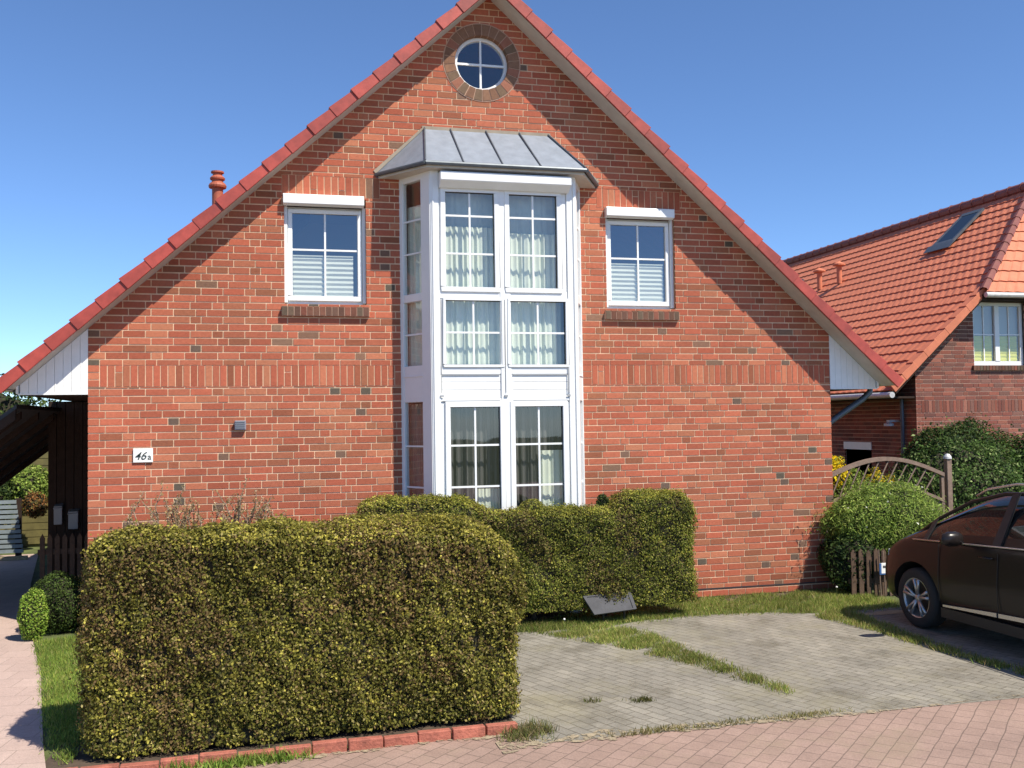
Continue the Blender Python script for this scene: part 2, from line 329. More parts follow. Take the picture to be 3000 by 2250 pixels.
def tile_field(mb, O, U, V, Nn, L, u0f, u1f, tw=0.30, row=0.335, seg=6, amp=0.020, th=0.035):
    """rows of pantiles on the plane O + u*U + v*V; u0f(v), u1f(v) give each row's ends"""
    O, U, V, Nn = map(Vector, (O, U, V, Nn)); nr = int(math.ceil(L/row)); 
    def wv(u):
        p = (u/tw) % 1.0; return amp*(math.sin(2*math.pi*p)*0.75+0.25*math.sin(4*math.pi*p+0.6))+amp
    for i in range(nr):
        v0, v1 = i*row, min((i+1)*row, L)
        a0, b0, a1, b1 = u0f(v0), u1f(v0), u0f(v1), u1f(v1)
        if b0-a0 < 0.02 and b1-a1 < 0.02: continue
        jit = random.uniform(-0.003, 0.003)
        n = max(2, int(math.ceil((b0-a0)/tw*seg))); base = len(mb.v)
        for k in range(n+1):
            s = k/n; ub = a0+(b0-a0)*s; ut = a1+(b1-a1)*s
            mb.v.append(tuple(O+U*ub+V*v0+Nn*(wv(ub)*0.3-0.012)))
            mb.v.append(tuple(O+U*ub+V*(v0-0.012)+Nn*(th+jit+wv(ub))))
            mb.v.append(tuple(O+U*ut+V*v1+Nn*(wv(ut)*0.9)))
        for k in range(n):
            q = base+3*k
            mb.f += [(q, q+3, q+4, q+1), (q+1, q+4, q+5, q+2)]; mb.c += [None, None]; mb.mi += [0, 0]

def cloud_obj(name, P, Nn, size, cols, m, parent=None, aspect=0.55, spread=0.8, rng=RNG, fold=True):
    """many leaf-sized faces at points P turned about normals Nn, one mesh"""
    n = len(P); d = Nn+rng.normal(0, spread, (n, 3)); d /= np.linalg.norm(d, axis=1)[:, None]+1e-9
    r = rng.normal(0, 1, (n, 3)); u = np.cross(d, r); u /= np.linalg.norm(u, axis=1)[:, None]+1e-9; v = np.cross(d, u)
    s = size*(0.6+0.8*rng.random(n)) if np.isscalar(size) else size
    s = s[:, None]; V = np.empty((n, 4, 3)); V[:, 0] = P-u*s*0.5; V[:, 1] = P+v*s*aspect*0.5+d*s*0.12; V[:, 2] = P+u*s*0.5; V[:, 3] = P-v*s*aspect*0.5+d*s*0.12
    me = bpy.data.meshes.new(name); me.vertices.add(n*4); me.vertices.foreach_set('co', V.reshape(-1).astype(np.float32))
    me.loops.add(n*4); me.loops.foreach_set('vertex_index', np.arange(n*4, dtype=np.int32))
    me.polygons.add(n); me.polygons.foreach_set('loop_start', np.arange(0, n*4, 4, dtype=np.int32)); me.polygons.foreach_set('loop_total', np.full(n, 4, dtype=np.int32))
    me.materials.append(m); me.update(calc_edges=True)
    ca = me.color_attributes.new('Col', 'FLOAT_COLOR', 'CORNER'); c4 = np.ones((n, 4, 4), np.float32); c4[:, :, :3] = np.clip(cols, 0.003, 1)[:, None, :]
    ca.data.foreach_set('color', c4.reshape(-1)); me.validate()
    return link(name, me, parent)
def noise3(P, f, seed=0):
    """cheap smooth noise 0..1 from sums of sines"""
    r = np.random.default_rng(seed); o = np.zeros(len(P))
    for k in range(7):
        d = r.normal(0, 1, 3); d /= np.linalg.norm(d); fr = f*(0.6+r.random()*1.7); o += np.sin(P@d*fr*6.28+r.random()*6.28)/(1+0.25*k)
    return np.clip(0.5+o/6.0, 0, 1)
def palette(n, cols, wts, rng=RNG, k=0.22):
    c = np.array(cols)[rng.choice(len(cols), n, p=np.array(wts)/sum(wts))]
    return c*(1+rng.normal(0, k, (n, 1)))

def rbox_pts(n, x0, x1, y0, y1, z0, z1, r, rng=RNG, faces=(1, 1, 1, 1, 1)):
    """points and normals on a rounded box: faces = front, back, left, right, top weights"""
    dx, dy, dz = x1-x0, y1-y0, z1-z0
    ar = np.array([dx*dz, dx*dz, dy*dz, dy*dz, dx*dy])*np.array(faces); f = rng.choice(5, n, p=ar/ar.sum()); a, b = rng.random(n), rng.random(n)
    P = np.empty((n, 3))
    P[:, 0] = np.where(f == 2, x0, np.where(f == 3, x1, x0+dx*a))
    P[:, 1] = np.where(f == 0, y0, np.where(f == 1, y1, y0+dy*np.where(f == 4, b, a)))
    P[:, 2] = np.where(f == 4, z1, z0+dz*b)
    Q = np.stack([np.clip(P[:, 0], x0+r, x1-r), np.clip(P[:, 1], y0+r, y1-r), np.clip(P[:, 2], z0+0.02, z1-r)], 1)
    N_ = P-Q; ln = np.linalg.norm(N_, axis=1)[:, None]; N_ = N_/np.maximum(ln, 1e-6); return Q+N_*r, N_
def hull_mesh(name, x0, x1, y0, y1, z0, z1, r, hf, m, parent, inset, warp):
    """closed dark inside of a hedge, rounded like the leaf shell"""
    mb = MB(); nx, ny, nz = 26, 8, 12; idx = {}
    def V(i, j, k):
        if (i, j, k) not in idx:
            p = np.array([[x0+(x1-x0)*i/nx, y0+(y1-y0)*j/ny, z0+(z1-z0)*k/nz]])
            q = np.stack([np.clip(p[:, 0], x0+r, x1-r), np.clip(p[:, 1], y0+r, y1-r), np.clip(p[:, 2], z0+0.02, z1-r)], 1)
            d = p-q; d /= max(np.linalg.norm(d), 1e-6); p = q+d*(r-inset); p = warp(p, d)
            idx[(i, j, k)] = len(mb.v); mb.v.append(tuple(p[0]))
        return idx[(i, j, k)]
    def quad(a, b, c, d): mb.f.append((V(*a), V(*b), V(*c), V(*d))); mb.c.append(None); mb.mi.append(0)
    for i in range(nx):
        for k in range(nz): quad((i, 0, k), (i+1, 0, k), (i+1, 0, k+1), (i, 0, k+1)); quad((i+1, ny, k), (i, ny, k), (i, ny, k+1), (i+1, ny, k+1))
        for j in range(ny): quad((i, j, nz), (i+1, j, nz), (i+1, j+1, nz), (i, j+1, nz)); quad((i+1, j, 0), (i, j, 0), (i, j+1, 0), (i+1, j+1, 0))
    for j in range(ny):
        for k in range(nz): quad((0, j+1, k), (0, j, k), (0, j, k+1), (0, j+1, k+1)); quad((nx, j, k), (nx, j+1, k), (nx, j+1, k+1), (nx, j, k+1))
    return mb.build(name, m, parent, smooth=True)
def in_poly(P, poly):
    x, y = P[:, 0], P[:, 1]; ins = np.zeros(len(P), bool); n = len(poly)
    for i in range(n):
        x1_, y1_ = poly[i]; x2_, y2_ = poly[(i+1) % n]
        c = ((y1_ > y) != (y2_ > y)) & (x < (x2_-x1_)*(y-y1_)/(y2_-y1_+1e-12)+x1_); ins ^= c
    return ins
def grass(name, poly, n, h, cols, wts, label, z=0.0, wid=0.006, edge=0.03, clump=0.5):
    po = np.array(poly); lo, hi = po.min(0)-edge, po.max(0)+edge; P = np.empty((0, 2))
    while len(P) < n:
        q = lo+(hi-lo)*RNG.random((n*3, 2)); qj = q+RNG.normal(0, edge, q.shape); q = q[in_poly(qj, poly)]
        q3 = np.c_[q, np.zeros(len(q))]; keep = noise3(q3, 1.6, 3) > RNG.random(len(q))*clump*0.9; P = np.r_[P, q[keep]]
    P = P[:n]; a = RNG.random(n)*6.283; hh = h*(0.45+0.9*RNG.random(n))*(0.6+0.8*noise3(np.c_[P, np.zeros(n)], 1.1, 5)); ln = hh*RNG.normal(0, 0.45, (2, n))
    V = np.zeros((n, 3, 3)); w_ = wid*(0.6+0.8*RNG.random(n))
    V[:, 0] = np.c_[P[:, 0]-np.cos(a)*w_, P[:, 1]-np.sin(a)*w_, np.full(n, z)]; V[:, 1] = np.c_[P[:, 0]+np.cos(a)*w_, P[:, 1]+np.sin(a)*w_, np.full(n, z)]
    V[:, 2] = np.c_[P[:, 0]+ln[0], P[:, 1]+ln[1], z+hh]
    me = bpy.data.meshes.new(name); me.vertices.add(n*3); me.vertices.foreach_set('co', V.reshape(-1).astype(np.float32))
    me.loops.add(n*3); me.loops.foreach_set('vertex_index', np.arange(n*3, dtype=np.int32))
    me.polygons.add(n); me.polygons.foreach_set('loop_start', np.arange(0, n*3, 3, dtype=np.int32)); me.polygons.foreach_set('loop_total', np.full(n, 3, dtype=np.int32))
    me.materials.append(M['leaf']); me.update(calc_edges=True)
    c = palette(n, cols, wts)*(0.7+0.6*noise3(np.c_[P, np.zeros(n)], 0.7, 9))[:, None]
    ca = me.color_attributes.new('Col', 'FLOAT_COLOR', 'CORNER'); c4 = np.ones((n, 3, 4), np.float32); c4[:, :, :3] = np.clip(c, 0.004, 1)[:, None, :]; ca.data.foreach_set('color', c4.reshape(-1))
    me.validate(); o = link(name, me); return tag(o, label, 'grass', kind='stuff')
# ============================================================ THE GROUND
def sheet(name, poly, z, m, label=None):
    mb = MB(); mb.poly([(x, y, z) for x, y in poly]); o = mb.build(name, m); o['kind'] = 'structure'; return o
sheet('ground', [(-250, -120), (260, -120), (260, 260), (-250, 260)], -0.012, M['turf'])
sheet('driveway', [(3.80, -4.90), (9.9, -4.95), (12.5, -4.95), (12.2, -1.3), (8.9, -1.25), (8.2, -1.35), (7.7, -1.12), (6.9, -1.02), (6.2, -1.10), (5.6, -1.32), (4.95, -1.30), (4.2, -1.25), (3.80, -1.25)], -0.004, M['drive'])
sheet('road', [(-9, -4.72), (1.3, -4.70), (3.3, -4.62), (3.79, -4.62), (3.80, -4.90), (4.7, -4.86), (6.4, -4.87), (8.0, -4.93), (14, -5.05), (30, -5.4), (30, -24), (-9, -24)], -0.006, M['road'])
sheet('path', [(-3.4, -4.73), (0.56, -4.73), (0.36, -3.9), (0.12, -2.8), (-0.14, -1.6), (-0.52, -0.15), (-0.95, 1.6), (-1.5, 4.2), (-2.2, 8.0), (-5.5, 8.0), (-4.6, 0)], -0.004, M['path'])
sheet('garden_bed', [(0.42, -4.62), (3.80, -4.50), (3.80, -3.5), (3.5, -2.6), (0.6, -2.6)], -0.0055, M['soil'])
sheet('garden_bed', [(0.0, -2.6), (3.8, -2.6), (4.3, -1.0), (9.36, -0.35), (9.36, 0.0), (0.0, 0.0)], -0.0075, M['soil'])
sheet('dirt_film', [(3.82, -4.88), (9.7, -4.92), (9.4, -1.4), (8.2, -1.38), (6.9, -1.06), (5.6, -1.36), (3.82, -1.28)], -0.0012, M['dirt'])
# ragged border strip of sand and moss where driveway meets road
mb = MB(); top, bot = [], []
for i in range(90):
    x = 3.55+i*0.06; y = -4.90+0.03*math.sin(x*1.7); wv_ = max(0.0, (0.115+0.05*math.sin(x*9)+0.04*math.sin(x*23+1))*max(0.05, 1-(x-3.5)/4.2))
    top.append((x, y+wv_*0.9, 0.001)); bot.append((x, y-wv_*0.8, 0.001))
for i in range(89): mb.poly([bot[i], bot[i+1], top[i+1], top[i]])
o = mb.build('sand_strip', M['grit']); o['kind'] = 'structure'
mb = MB()
for i in range(60):
    x = 1.0+i*0.05; y = -4.72+0.07*(x-1)/2.6; a = 0.05+0.02*math.sin(x*7)+0.01*math.sin(x*19); b = 0.03+0.03*math.sin(x*5+2)+0.02*math.sin(x*17)+0.012*math.sin(x*31)
    if i: mb.poly([(px, py-pb, 0.0005), (x, y-b, 0.0005), (x, y+a, 0.0005), (px, py+pa, 0.0005)])
    px, py, pa, pb = x, y, a, b
o = mb.build('sand_strip', M['grit']); o['kind'] = 'structure'

G1 = [(0.17, 0.24, 0.045), (0.24, 0.28, 0.06), (0.31, 0.29, 0.09), (0.42, 0.33, 0.15)]
GL = [(0.165, 0.255, 0.045), (0.24, 0.33, 0.06), (0.35, 0.38, 0.08), (0.42, 0.37, 0.15)]
grass('grass', [(0.60, -4.4), (0.40, -3.9), (0.14, -2.8), (-0.12, -1.6), (-0.50, -0.1), (0.55, -0.1), (0.62, -2.2), (0.62, -4.4)], 20000, 0.042, GL, (4, 4, 2, 0.6), 'bright green lawn strip between the pink path and the big front hedge', wid=0.004)
grass('grass', [(4.4, -0.95), (5.6, -0.6), (5.6, -0.2), (9.45, -0.02), (9.45, -1.30), (8.6, -1.45), (8.2, -1.40), (7.7, -1.16), (6.9, -1.06), (6.2, -1.14), (5.7, -1.3), (5.0, -1.35), (4.3, -1.25)], 30000, 0.045, G1, (4, 4, 2, 1.0), 'patchy lawn along the foot of the brick gable wall', wid=0.004, edge=0.06)
grass('grass', [(4.72, -1.25), (5.6, -1.25), (5.95, -1.8), (6.04, -2.8), (6.24, -4.25), (6.18, -4.3), (5.92, -3.35), (5.45, -2.3)], 13000, 0.038, G1, (3, 4, 3, 1.2), 'narrow wedge of grass running out between the two grey parking bays', wid=0.004, edge=0.045, clump=0.8)
grass('grass', [(8.2, -1.3), (8.65, -1.45), (8.55, -2.6), (8.50, -3.6), (8.62, -4.6), (8.50, -4.75), (8.36, -3.6), (8.28, -2.4), (8.10, -1.6)], 6500, 0.05, G1, (3, 3, 3, 1.5), 'thin weedy grass line beside the parked car', wid=0.004, clump=0.9)
grass('grass', [(3.66, -4.62), (3.94, -4.50), (4.06, -4.74), (3.9, -4.86), (3.6, -4.80)], 700, 0.055, [(0.16, 0.20, 0.05), (0.30, 0.27, 0.10), (0.36, 0.28, 0.15)], (3, 3, 2), 'tuft of dry weeds at the end of the red edging stones', wid=0.004)
for q, (cx, cy, rx, ry, n) in enumerate([(4.92, -4.12, 0.10, 0.04, 170), (4.55, -4.02, 0.05, 0.025, 60), (4.50, -3.35, 0.05, 0.03, 110), (4.9, -3.9, 0.07, 0.03, 90)]):
    if q == 0 or q == 1:
        grass('weed_tuft', [(cx+rx*math.cos(a*0.785), cy+ry*math.sin(a*0.785)) for a in range(8)], n, 0.03, [(0.10, 0.11, 0.03), (0.2, 0.17, 0.06)], (2, 1), ['dark weed tuft growing in the near half of the left parking bay', 'small weed tuft left of the larger one in the left parking bay'][q], wid=0.004)
# edge weeds between driveway and road
grass('grass', [(4.4, -4.86), (6.4, -4.83), (6.4, -4.89), (4.4, -4.93)], 900, 0.03, [(0.20, 0.19, 0.06), (0.3, 0.25, 0.12)], (1, 1), 'low moss and weeds in the joint between grey driveway and pink road', wid=0.004, clump=1.0)
# dry leaves by the kerb: bright low weeds
grass('grass', [(1.3, -4.80), (2.25, -4.76), (2.25, -4.70), (1.35, -4.72)], 700, 0.07, [(0.16, 0.28, 0.04), (0.30, 0.38, 0.08)], (1, 1), 'bright green weeds in front of the red edging stones', wid=0.007, clump=1.0)

# ============================================================ THE BRICK HOUSE
W = 9.357; XC = W/2; SL = 0.9; ZS = 3.434                    # soffit plane z = ZS+SL*x
CS, SN = math.cos(math.atan(SL)), math.sin(math.atan(SL))
house = thing('brick_house', 'red brick gable-fronted house with a white two-storey bay window in its middle', 'house', (XC, 0, 0))
BAY = (3.53, 5.84, 0.0, 5.42)
WL = (2.155, 3.120, 3.745, 5.02); WR = (6.180, 7.130, 3.745, 5.02)
RW = (4.583, 6.815)
Z0 = 0.105
clipsH = [(-SL, 1, ZS+0.02), (SL, 1, ZS+SL*W+0.02)]
band = (0.0, W, 2.77, 3.02)
solds = [(0.0, 3.53, 2.77, 3.02), (5.84, W, 2.77, 3.02), (2.13, 3.29, 5.02+0.02, 5.29), (6.06, 7.22, 5.02+0.02, 5.29)]
# right end of the band mirrored so that half bricks close it
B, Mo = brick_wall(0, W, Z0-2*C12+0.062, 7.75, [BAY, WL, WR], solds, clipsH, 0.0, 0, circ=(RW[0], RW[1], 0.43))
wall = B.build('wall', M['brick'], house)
Mo.build('mortar', M['mortar'], wall)
# plinth course, set back a little, with a dark damp joint above it
for xa, xb in ((0.0, BAY[0]), (BAY[1], W)):
    B2, M2 = brick_wall(xa, xb, -0.15, 0.10, [], [], [], 0.012, 0)
    pl = B2.build('plinth', M['brick'], house); M2.build('mortar', M['mortar'], pl)
for xa, xb in ((0.0, BAY[0]), (BAY[1], W)): mb = MB(); mb.box(xa, xb, -0.004, 0.03, 0.098, 0.112); mb.build('damp_course', M['gasket'], pl)
# reveals of the openings
mb = MB()
def reveal(x0, x1, z0, z1, d=0.17):
    z = z0
    while z < z1-0.01:
        zz = min(z+C12, z1)
        for xa, xb in ((x0-0.03, x0-0.0005), (x1+0.0005, x1+0.03)): mb.box(xa, xb, 0.029, d, z+0.004, zz-0.004, brickcol(0))
        z += C12
    mb.box(x0-0.03, x1+0.03, 0.029, d, z1+0.001, z1+0.05, (0.3, 0.1, 0.06))
reveal(*WL); mb.build('window_reveal', M['brick'], house); mb = MB(); reveal(*WR); mb.build('window_reveal', M['brick'], house)
# side and back walls, floors and partitions (plain, out of the main view)
B3, M3 = brick_wall(0.0, 10.9, -0.04, 3.35, [], [], [], 0.0, 1)
def turned(mbx, fx):
    mbx.v = [fx(v) for v in mbx.v]
for sx in (0, 1):
    mbx = MB(); mbx.box(0.0 if sx == 0 else W-0.28, 0.28 if sx == 0 else W, 0.035, 11.0, -0.1, 3.35 if sx == 0 else 3.35)
    mbx.build('side_wall', mat('side_wall_brick', (0.26, 0.085, 0.055), 0.9, var=0.3, vscale=7) if sx == 0 else bpy.data.materials['side_wall_brick'], house)
mb = MB(); mb.prism([(0.28, 3.6, 0.0), (W-0.28, 3.6, 0.0), (W-0.28, 3.6, 3.3), (XC, 3.6, 7.4), (0.28, 3.6, 3.3)], (0, 0.1, 0)); mb.box(0.28, W-0.28, 0.04, 3.6, 2.62, 2.80); mb.box(0.28, W-0.28, 0.04, 3.6, -0.05, 0.05)
mb.box(2.6, W-2.6, 0.04, 3.6, 5.45, 5.55); mb.build('interior_partition', M['plaster'], house)
mb = MB(); mb.prism([(0.28, 10.9, -0.1), (W-0.28, 10.9, -0.1), (W-0.28, 10.9, 3.5), (XC, 10.9, 7.5), (0.28, 10.9, 3.5)], (0, 0.1, 0)); mb.build('back_wall', bpy.data.materials['side_wall_brick'], house)

# roof: local frame along the slope. n=0 is the soffit underside
def slope_pt(side, s, n, y):
    """side -1 left, +1 right; s = metres up the slope from wall line, n = metres normal to the soffit"""
    x = s*CS-n*SN; z = ZS+s*SN+n*CS
    return (x, y, z) if side < 0 else (W-x, y, z)
STOT = XC/CS; SE = -0.80/CS
roof = None
mbr = MB()
for side in (-1, 1):
    for (s0, s1, n0, n1, ya, yb) in ((SE, STOT, 0.035, 0.085, -0.29, 11.3),):
        p = [slope_pt(side, s0, n0, ya), slope_pt(side, s1+0.03, n0, ya), slope_pt(side, s1+0.07, n1, ya), slope_pt(side, s0, n1, ya)]
        mbr.prism(p if side < 0 else p[::-1], (0, yb-ya, 0))
roof = mbr.build('roof', M['roofred'], house)
mbt = MB()
for side in (-1, 1):
    O = Vector(slope_pt(side, SE, 0.095, -0.05)); V = Vector(slope_pt(side, 1, 0, 0))-Vector(slope_pt(side, 0, 0, 0)); Nn = Vector(slope_pt(side, 0, 1, 0))-Vector(slope_pt(side, 0, 0, 0))
    tile_field(mbt, O, (0, 1, 0), V, Nn, STOT-SE+0.05, lambda v: 0.0, lambda v: 11.3, seg=4)
mbt.build('roof_tiles', M['roofred'], roof, smooth=False)
mb = MB()
for i in range(28): mb.lathe([(0.13, 0), (0.13, 0.40), (0.145, 0.40), (0.145, 0.43)], (XC, -0.34+i*0.42, 7.74), 12, (Vector((1, 0, 0)), Vector((0, 0, 1)), Vector((0, 1, 0))))
mb.build('ridge_tiles', M['roofred'], roof)
for side in (-1, 1):
    mb = MB(); s = SE-0.02; i = 0
    while s < STOT-0.02:
        e = min(s+0.365, STOT+0.06); ya = -0.345-0.004*(i % 2)+random.uniform(-0.002, 0.002); lo = 0.022+random.uniform(-0.004, 0.004); kq = random.uniform(0.82, 1.15); vc = (0.335*kq, 0.052*kq, 0.036*kq)
        a = [slope_pt(side, s, -0.012, ya-0.008), slope_pt(side, e, -0.004, ya+0.006), slope_pt(side, e, 0.112, ya+0.006), slope_pt(side, s, 0.112+lo, ya-0.008)]
        a = a if side < 0 else a[::-1]; mb.prism(a, (0, 0.030, 0), vc)
        b = [slope_pt(side, s, 0.098, ya+0.022), slope_pt(side, e, 0.086, ya+0.022), slope_pt(side, e, 0.112, ya+0.022), slope_pt(side, s, 0.112+lo, ya+0.022)]
        b = b if side < 0 else b[::-1]; mb.prism(b, (0, 0.26, 0), vc)
        s += 0.343; i += 1
    v = mb.build('verge', M['verge'], roof, bevel=0.004)
    mb = MB(); p = [slope_pt(side, SE+0.02, 0.0, -0.30), slope_pt(side, STOT, 0.0, -0.30), slope_pt(side, STOT, 0.03, -0.30), slope_pt(side, SE+0.02, 0.03, -0.30)]
    mb.prism(p if side < 0 else p[::-1], (0, 0.33, 0)); mb.build('soffit', M['soffit'], roof)
    # white boarded eave box end
    mb = MB(); x = -0.70; xe = 0.0; zb = 2.705
    while x < xe-0.001:
        xb = min(x+0.088, xe-0.001); pg = [(x+0.003, zb), (xb, zb), (xb, 3.5), (x+0.003, 3.5)]; pg = clip(pg, -SL, 1, ZS-0.005)
        if len(pg) > 2:
            q = [((u if side < 0 else W-u), -0.004, v_) for u, v_ in pg]; mb.prism(q if side < 0 else q[::-1], (0, 0.02, 0))
        x += 0.088
    mb.box(*( (-0.72, 0.0) if side < 0 else (W, W+0.72)), -0.010, 0.012, zb-0.018, zb)
    eb = mb.build('eave_boarding', M['whitewood'], house)
    mb = MB(); pg = clip([(-0.71, zb), (0, zb), (0, 3.5), (-0.71, 3.5)], -SL, 1, ZS-0.006); q = [((u if side < 0 else W-u), 0.017, v_) for u, v_ in pg]; mb.prism(q if side < 0 else q[::-1], (0, 0.01, 0)); mb.build('groove', M['groove'], eb)
    mb = MB(); x0, x1 = (-0.745, -0.0) if side < 0 else (W+0.0, W+0.745)
    for k in range(55): mb.box(x0, x1, 0.03+k*0.2, 0.225+k*0.2, zb-0.012, zb+0.006)
    mb.build('eave_underside', M['darkwood'], house)
    mb = MB(); xx = -0.725 if side < 0 else W+0.725; mb.box(xx-0.012, xx+0.012, -0.02, 11.2, 2.70, 2.83); mb.build('fascia_board', M['whitewood'], house)
    # half-round gutter
    gx = -0.815 if side < 0 else W+0.815; mb = MB(); n = 10; prof = [(math.cos(math.pi*(1+k/n))*0.075, math.sin(math.pi*(1+k/n))*0.075) for k in range(n+1)]
    for k in range(n): mb.poly([(gx+prof[k][0], -0.27, 2.80+prof[k][1]), (gx+prof[k+1][0], -0.27, 2.80+prof[k+1][1]), (gx+prof[k+1][0], 11.2, 2.80+prof[k+1][1]), (gx+prof[k][0], 11.2, 2.80+prof[k][1])])
    mb.prism([(gx+p[0], -0.275, 2.80+p[1]) for p in prof][::-1], (0, 0.008, 0))
    mb.tube([(gx-0.078, -0.27, 2.80), (gx-0.078, 11.2, 2.80)], 0.009, 6); mb.tube([(gx+0.078, -0.27, 2.80), (gx+0.078, 11.2, 2.80)], 0.009, 6)
    g = mb.build('gutter', M['darkzinc'] if side < 0 else M['lightzinc'], house, smooth=False)
    sg = -1 if side < 0 else 1; ox = 0 if side < 0 else W
    if side > 0: mb = MB(); mb.tube([(gx, 0.30, 2.74), (gx, 0.30, 2.66), (ox+sg*0.70, 0.30, 2.56), (ox+sg*0.10, 0.30, 2.20), (ox+sg*0.07, 0.30, 2.10), (ox+sg*0.07, 0.30, 0.0)], 0.042, 10); mb.build('downpipe', M['darkzinc'], house, smooth=True)

# terracotta vent pipe on the left roof slope
vp = MB(); vx, vy = 1.352, 1.0; vz = 4.85
vp.lathe([(0.068, 0), (0.068, 0.47), (0.105, 0.475), (0.112, 0.50), (0.10, 0.525), (0.07, 0.55), (0.07, 0.575), (0.09, 0.58), (0.094, 0.60), (0.076, 0.62), (0.058, 0.635), (0.058, 0.66), (0.08, 0.665), (0.08, 0.685), (0.0, 0.70)], (vx, vy, vz), 20)
vp.build('vent_pipe', M['terracotta'], roof, smooth=False)

# ---- round window with its ring of brick headers
mb = MB(); nb = 26; ro, ri = 0.485, 0.345
for k in range(nb):
    a0, a1 = 2*math.pi*k/nb, 2*math.pi*(k+1)/nb; g = 0.010
    def P(r, a, y): return (RW[0]+r*math.sin(a), y, RW[1]+r*math.cos(a))
    da_o, da_i = g/2/ro, g/2/ri; c = random.choice([(0.20, 0.105, 0.065), (0.24, 0.13, 0.08), (0.17, 0.11, 0.07), (0.30, 0.125, 0.08)])
    mb.prism([P(ri, a0+da_i, -0.012), P(ri, a1-da_i, -0.012), P(ro, a1-da_o, -0.012), P(ro, a0+da_o, -0.012)][::-1], (0, 0.13, 0), c)
rs = mb.build('brick_surround', M['brick'], house)
mb = MB(); n = 64
for k in range(n):
    a0, a1 = 2*math.pi*k/n, 2*math.pi*(k+1)/n; r0, r1 = ri+0.003, ro+0.012
    mb.prism([(RW[0]+r*math.sin(a), -0.006, RW[1]+r*math.cos(a)) for r, a in ((r0, a0), (r0, a1), (r1, a1), (r1, a0))][::-1], (0, 0.12, 0))
mb.build('mortar', M['mortar2'], rs)
rw = MB(); ax = (Vector((1, 0, 0)), Vector((0, 0, 1)), Vector((0, 1, 0)))
rw.lathe([(0.345, 0.14), (0.345, 0.075), (0.338, 0.07), (0.308, 0.07), (0.302, 0.08), (0.302, 0.14)], (RW[0], 0, RW[1]), 48, ax)
rwin = rw.build('window', M['white'], house, smooth=False)
mb = MB(); mb.lathe([(0.0, 0.100), (0.305, 0.100)], (RW[0], 0, RW[1]), 40, ax); mb.build('pane', M['glass'], rwin)
mb = MB(); mb.box(RW[0]-0.012, RW[0]+0.012, 0.085, 0.112, RW[1]-0.304, RW[1]+0.304); mb.box(RW[0]-0.304, RW[0]-0.012, 0.085, 0.112, RW[1]-0.013, RW[1]+0.013); mb.box(RW[0]+0.012, RW[0]+0.304, 0.085, 0.112, RW[1]-0.013, RW[1]+0.013); mb.build('glazing_bar', M['white'], rwin)

def frame(mb, x0, x1, z0, z1, y0, y1, t, tb=None, tt=None):
    """rectangular frame: jambs butt between sill and head"""
    tb = tb or t; tt = tt or t
    mb.box(x0, x1, y0, y1, z0, z0+tb); mb.box(x0, x1, y0, y1, z1-tt, z1); mb.box(x0, x0+t, y0, y1, z0+tb, z1-tt); mb.box(x1-t, x1, y0, y1, z0+tb, z1-tt)
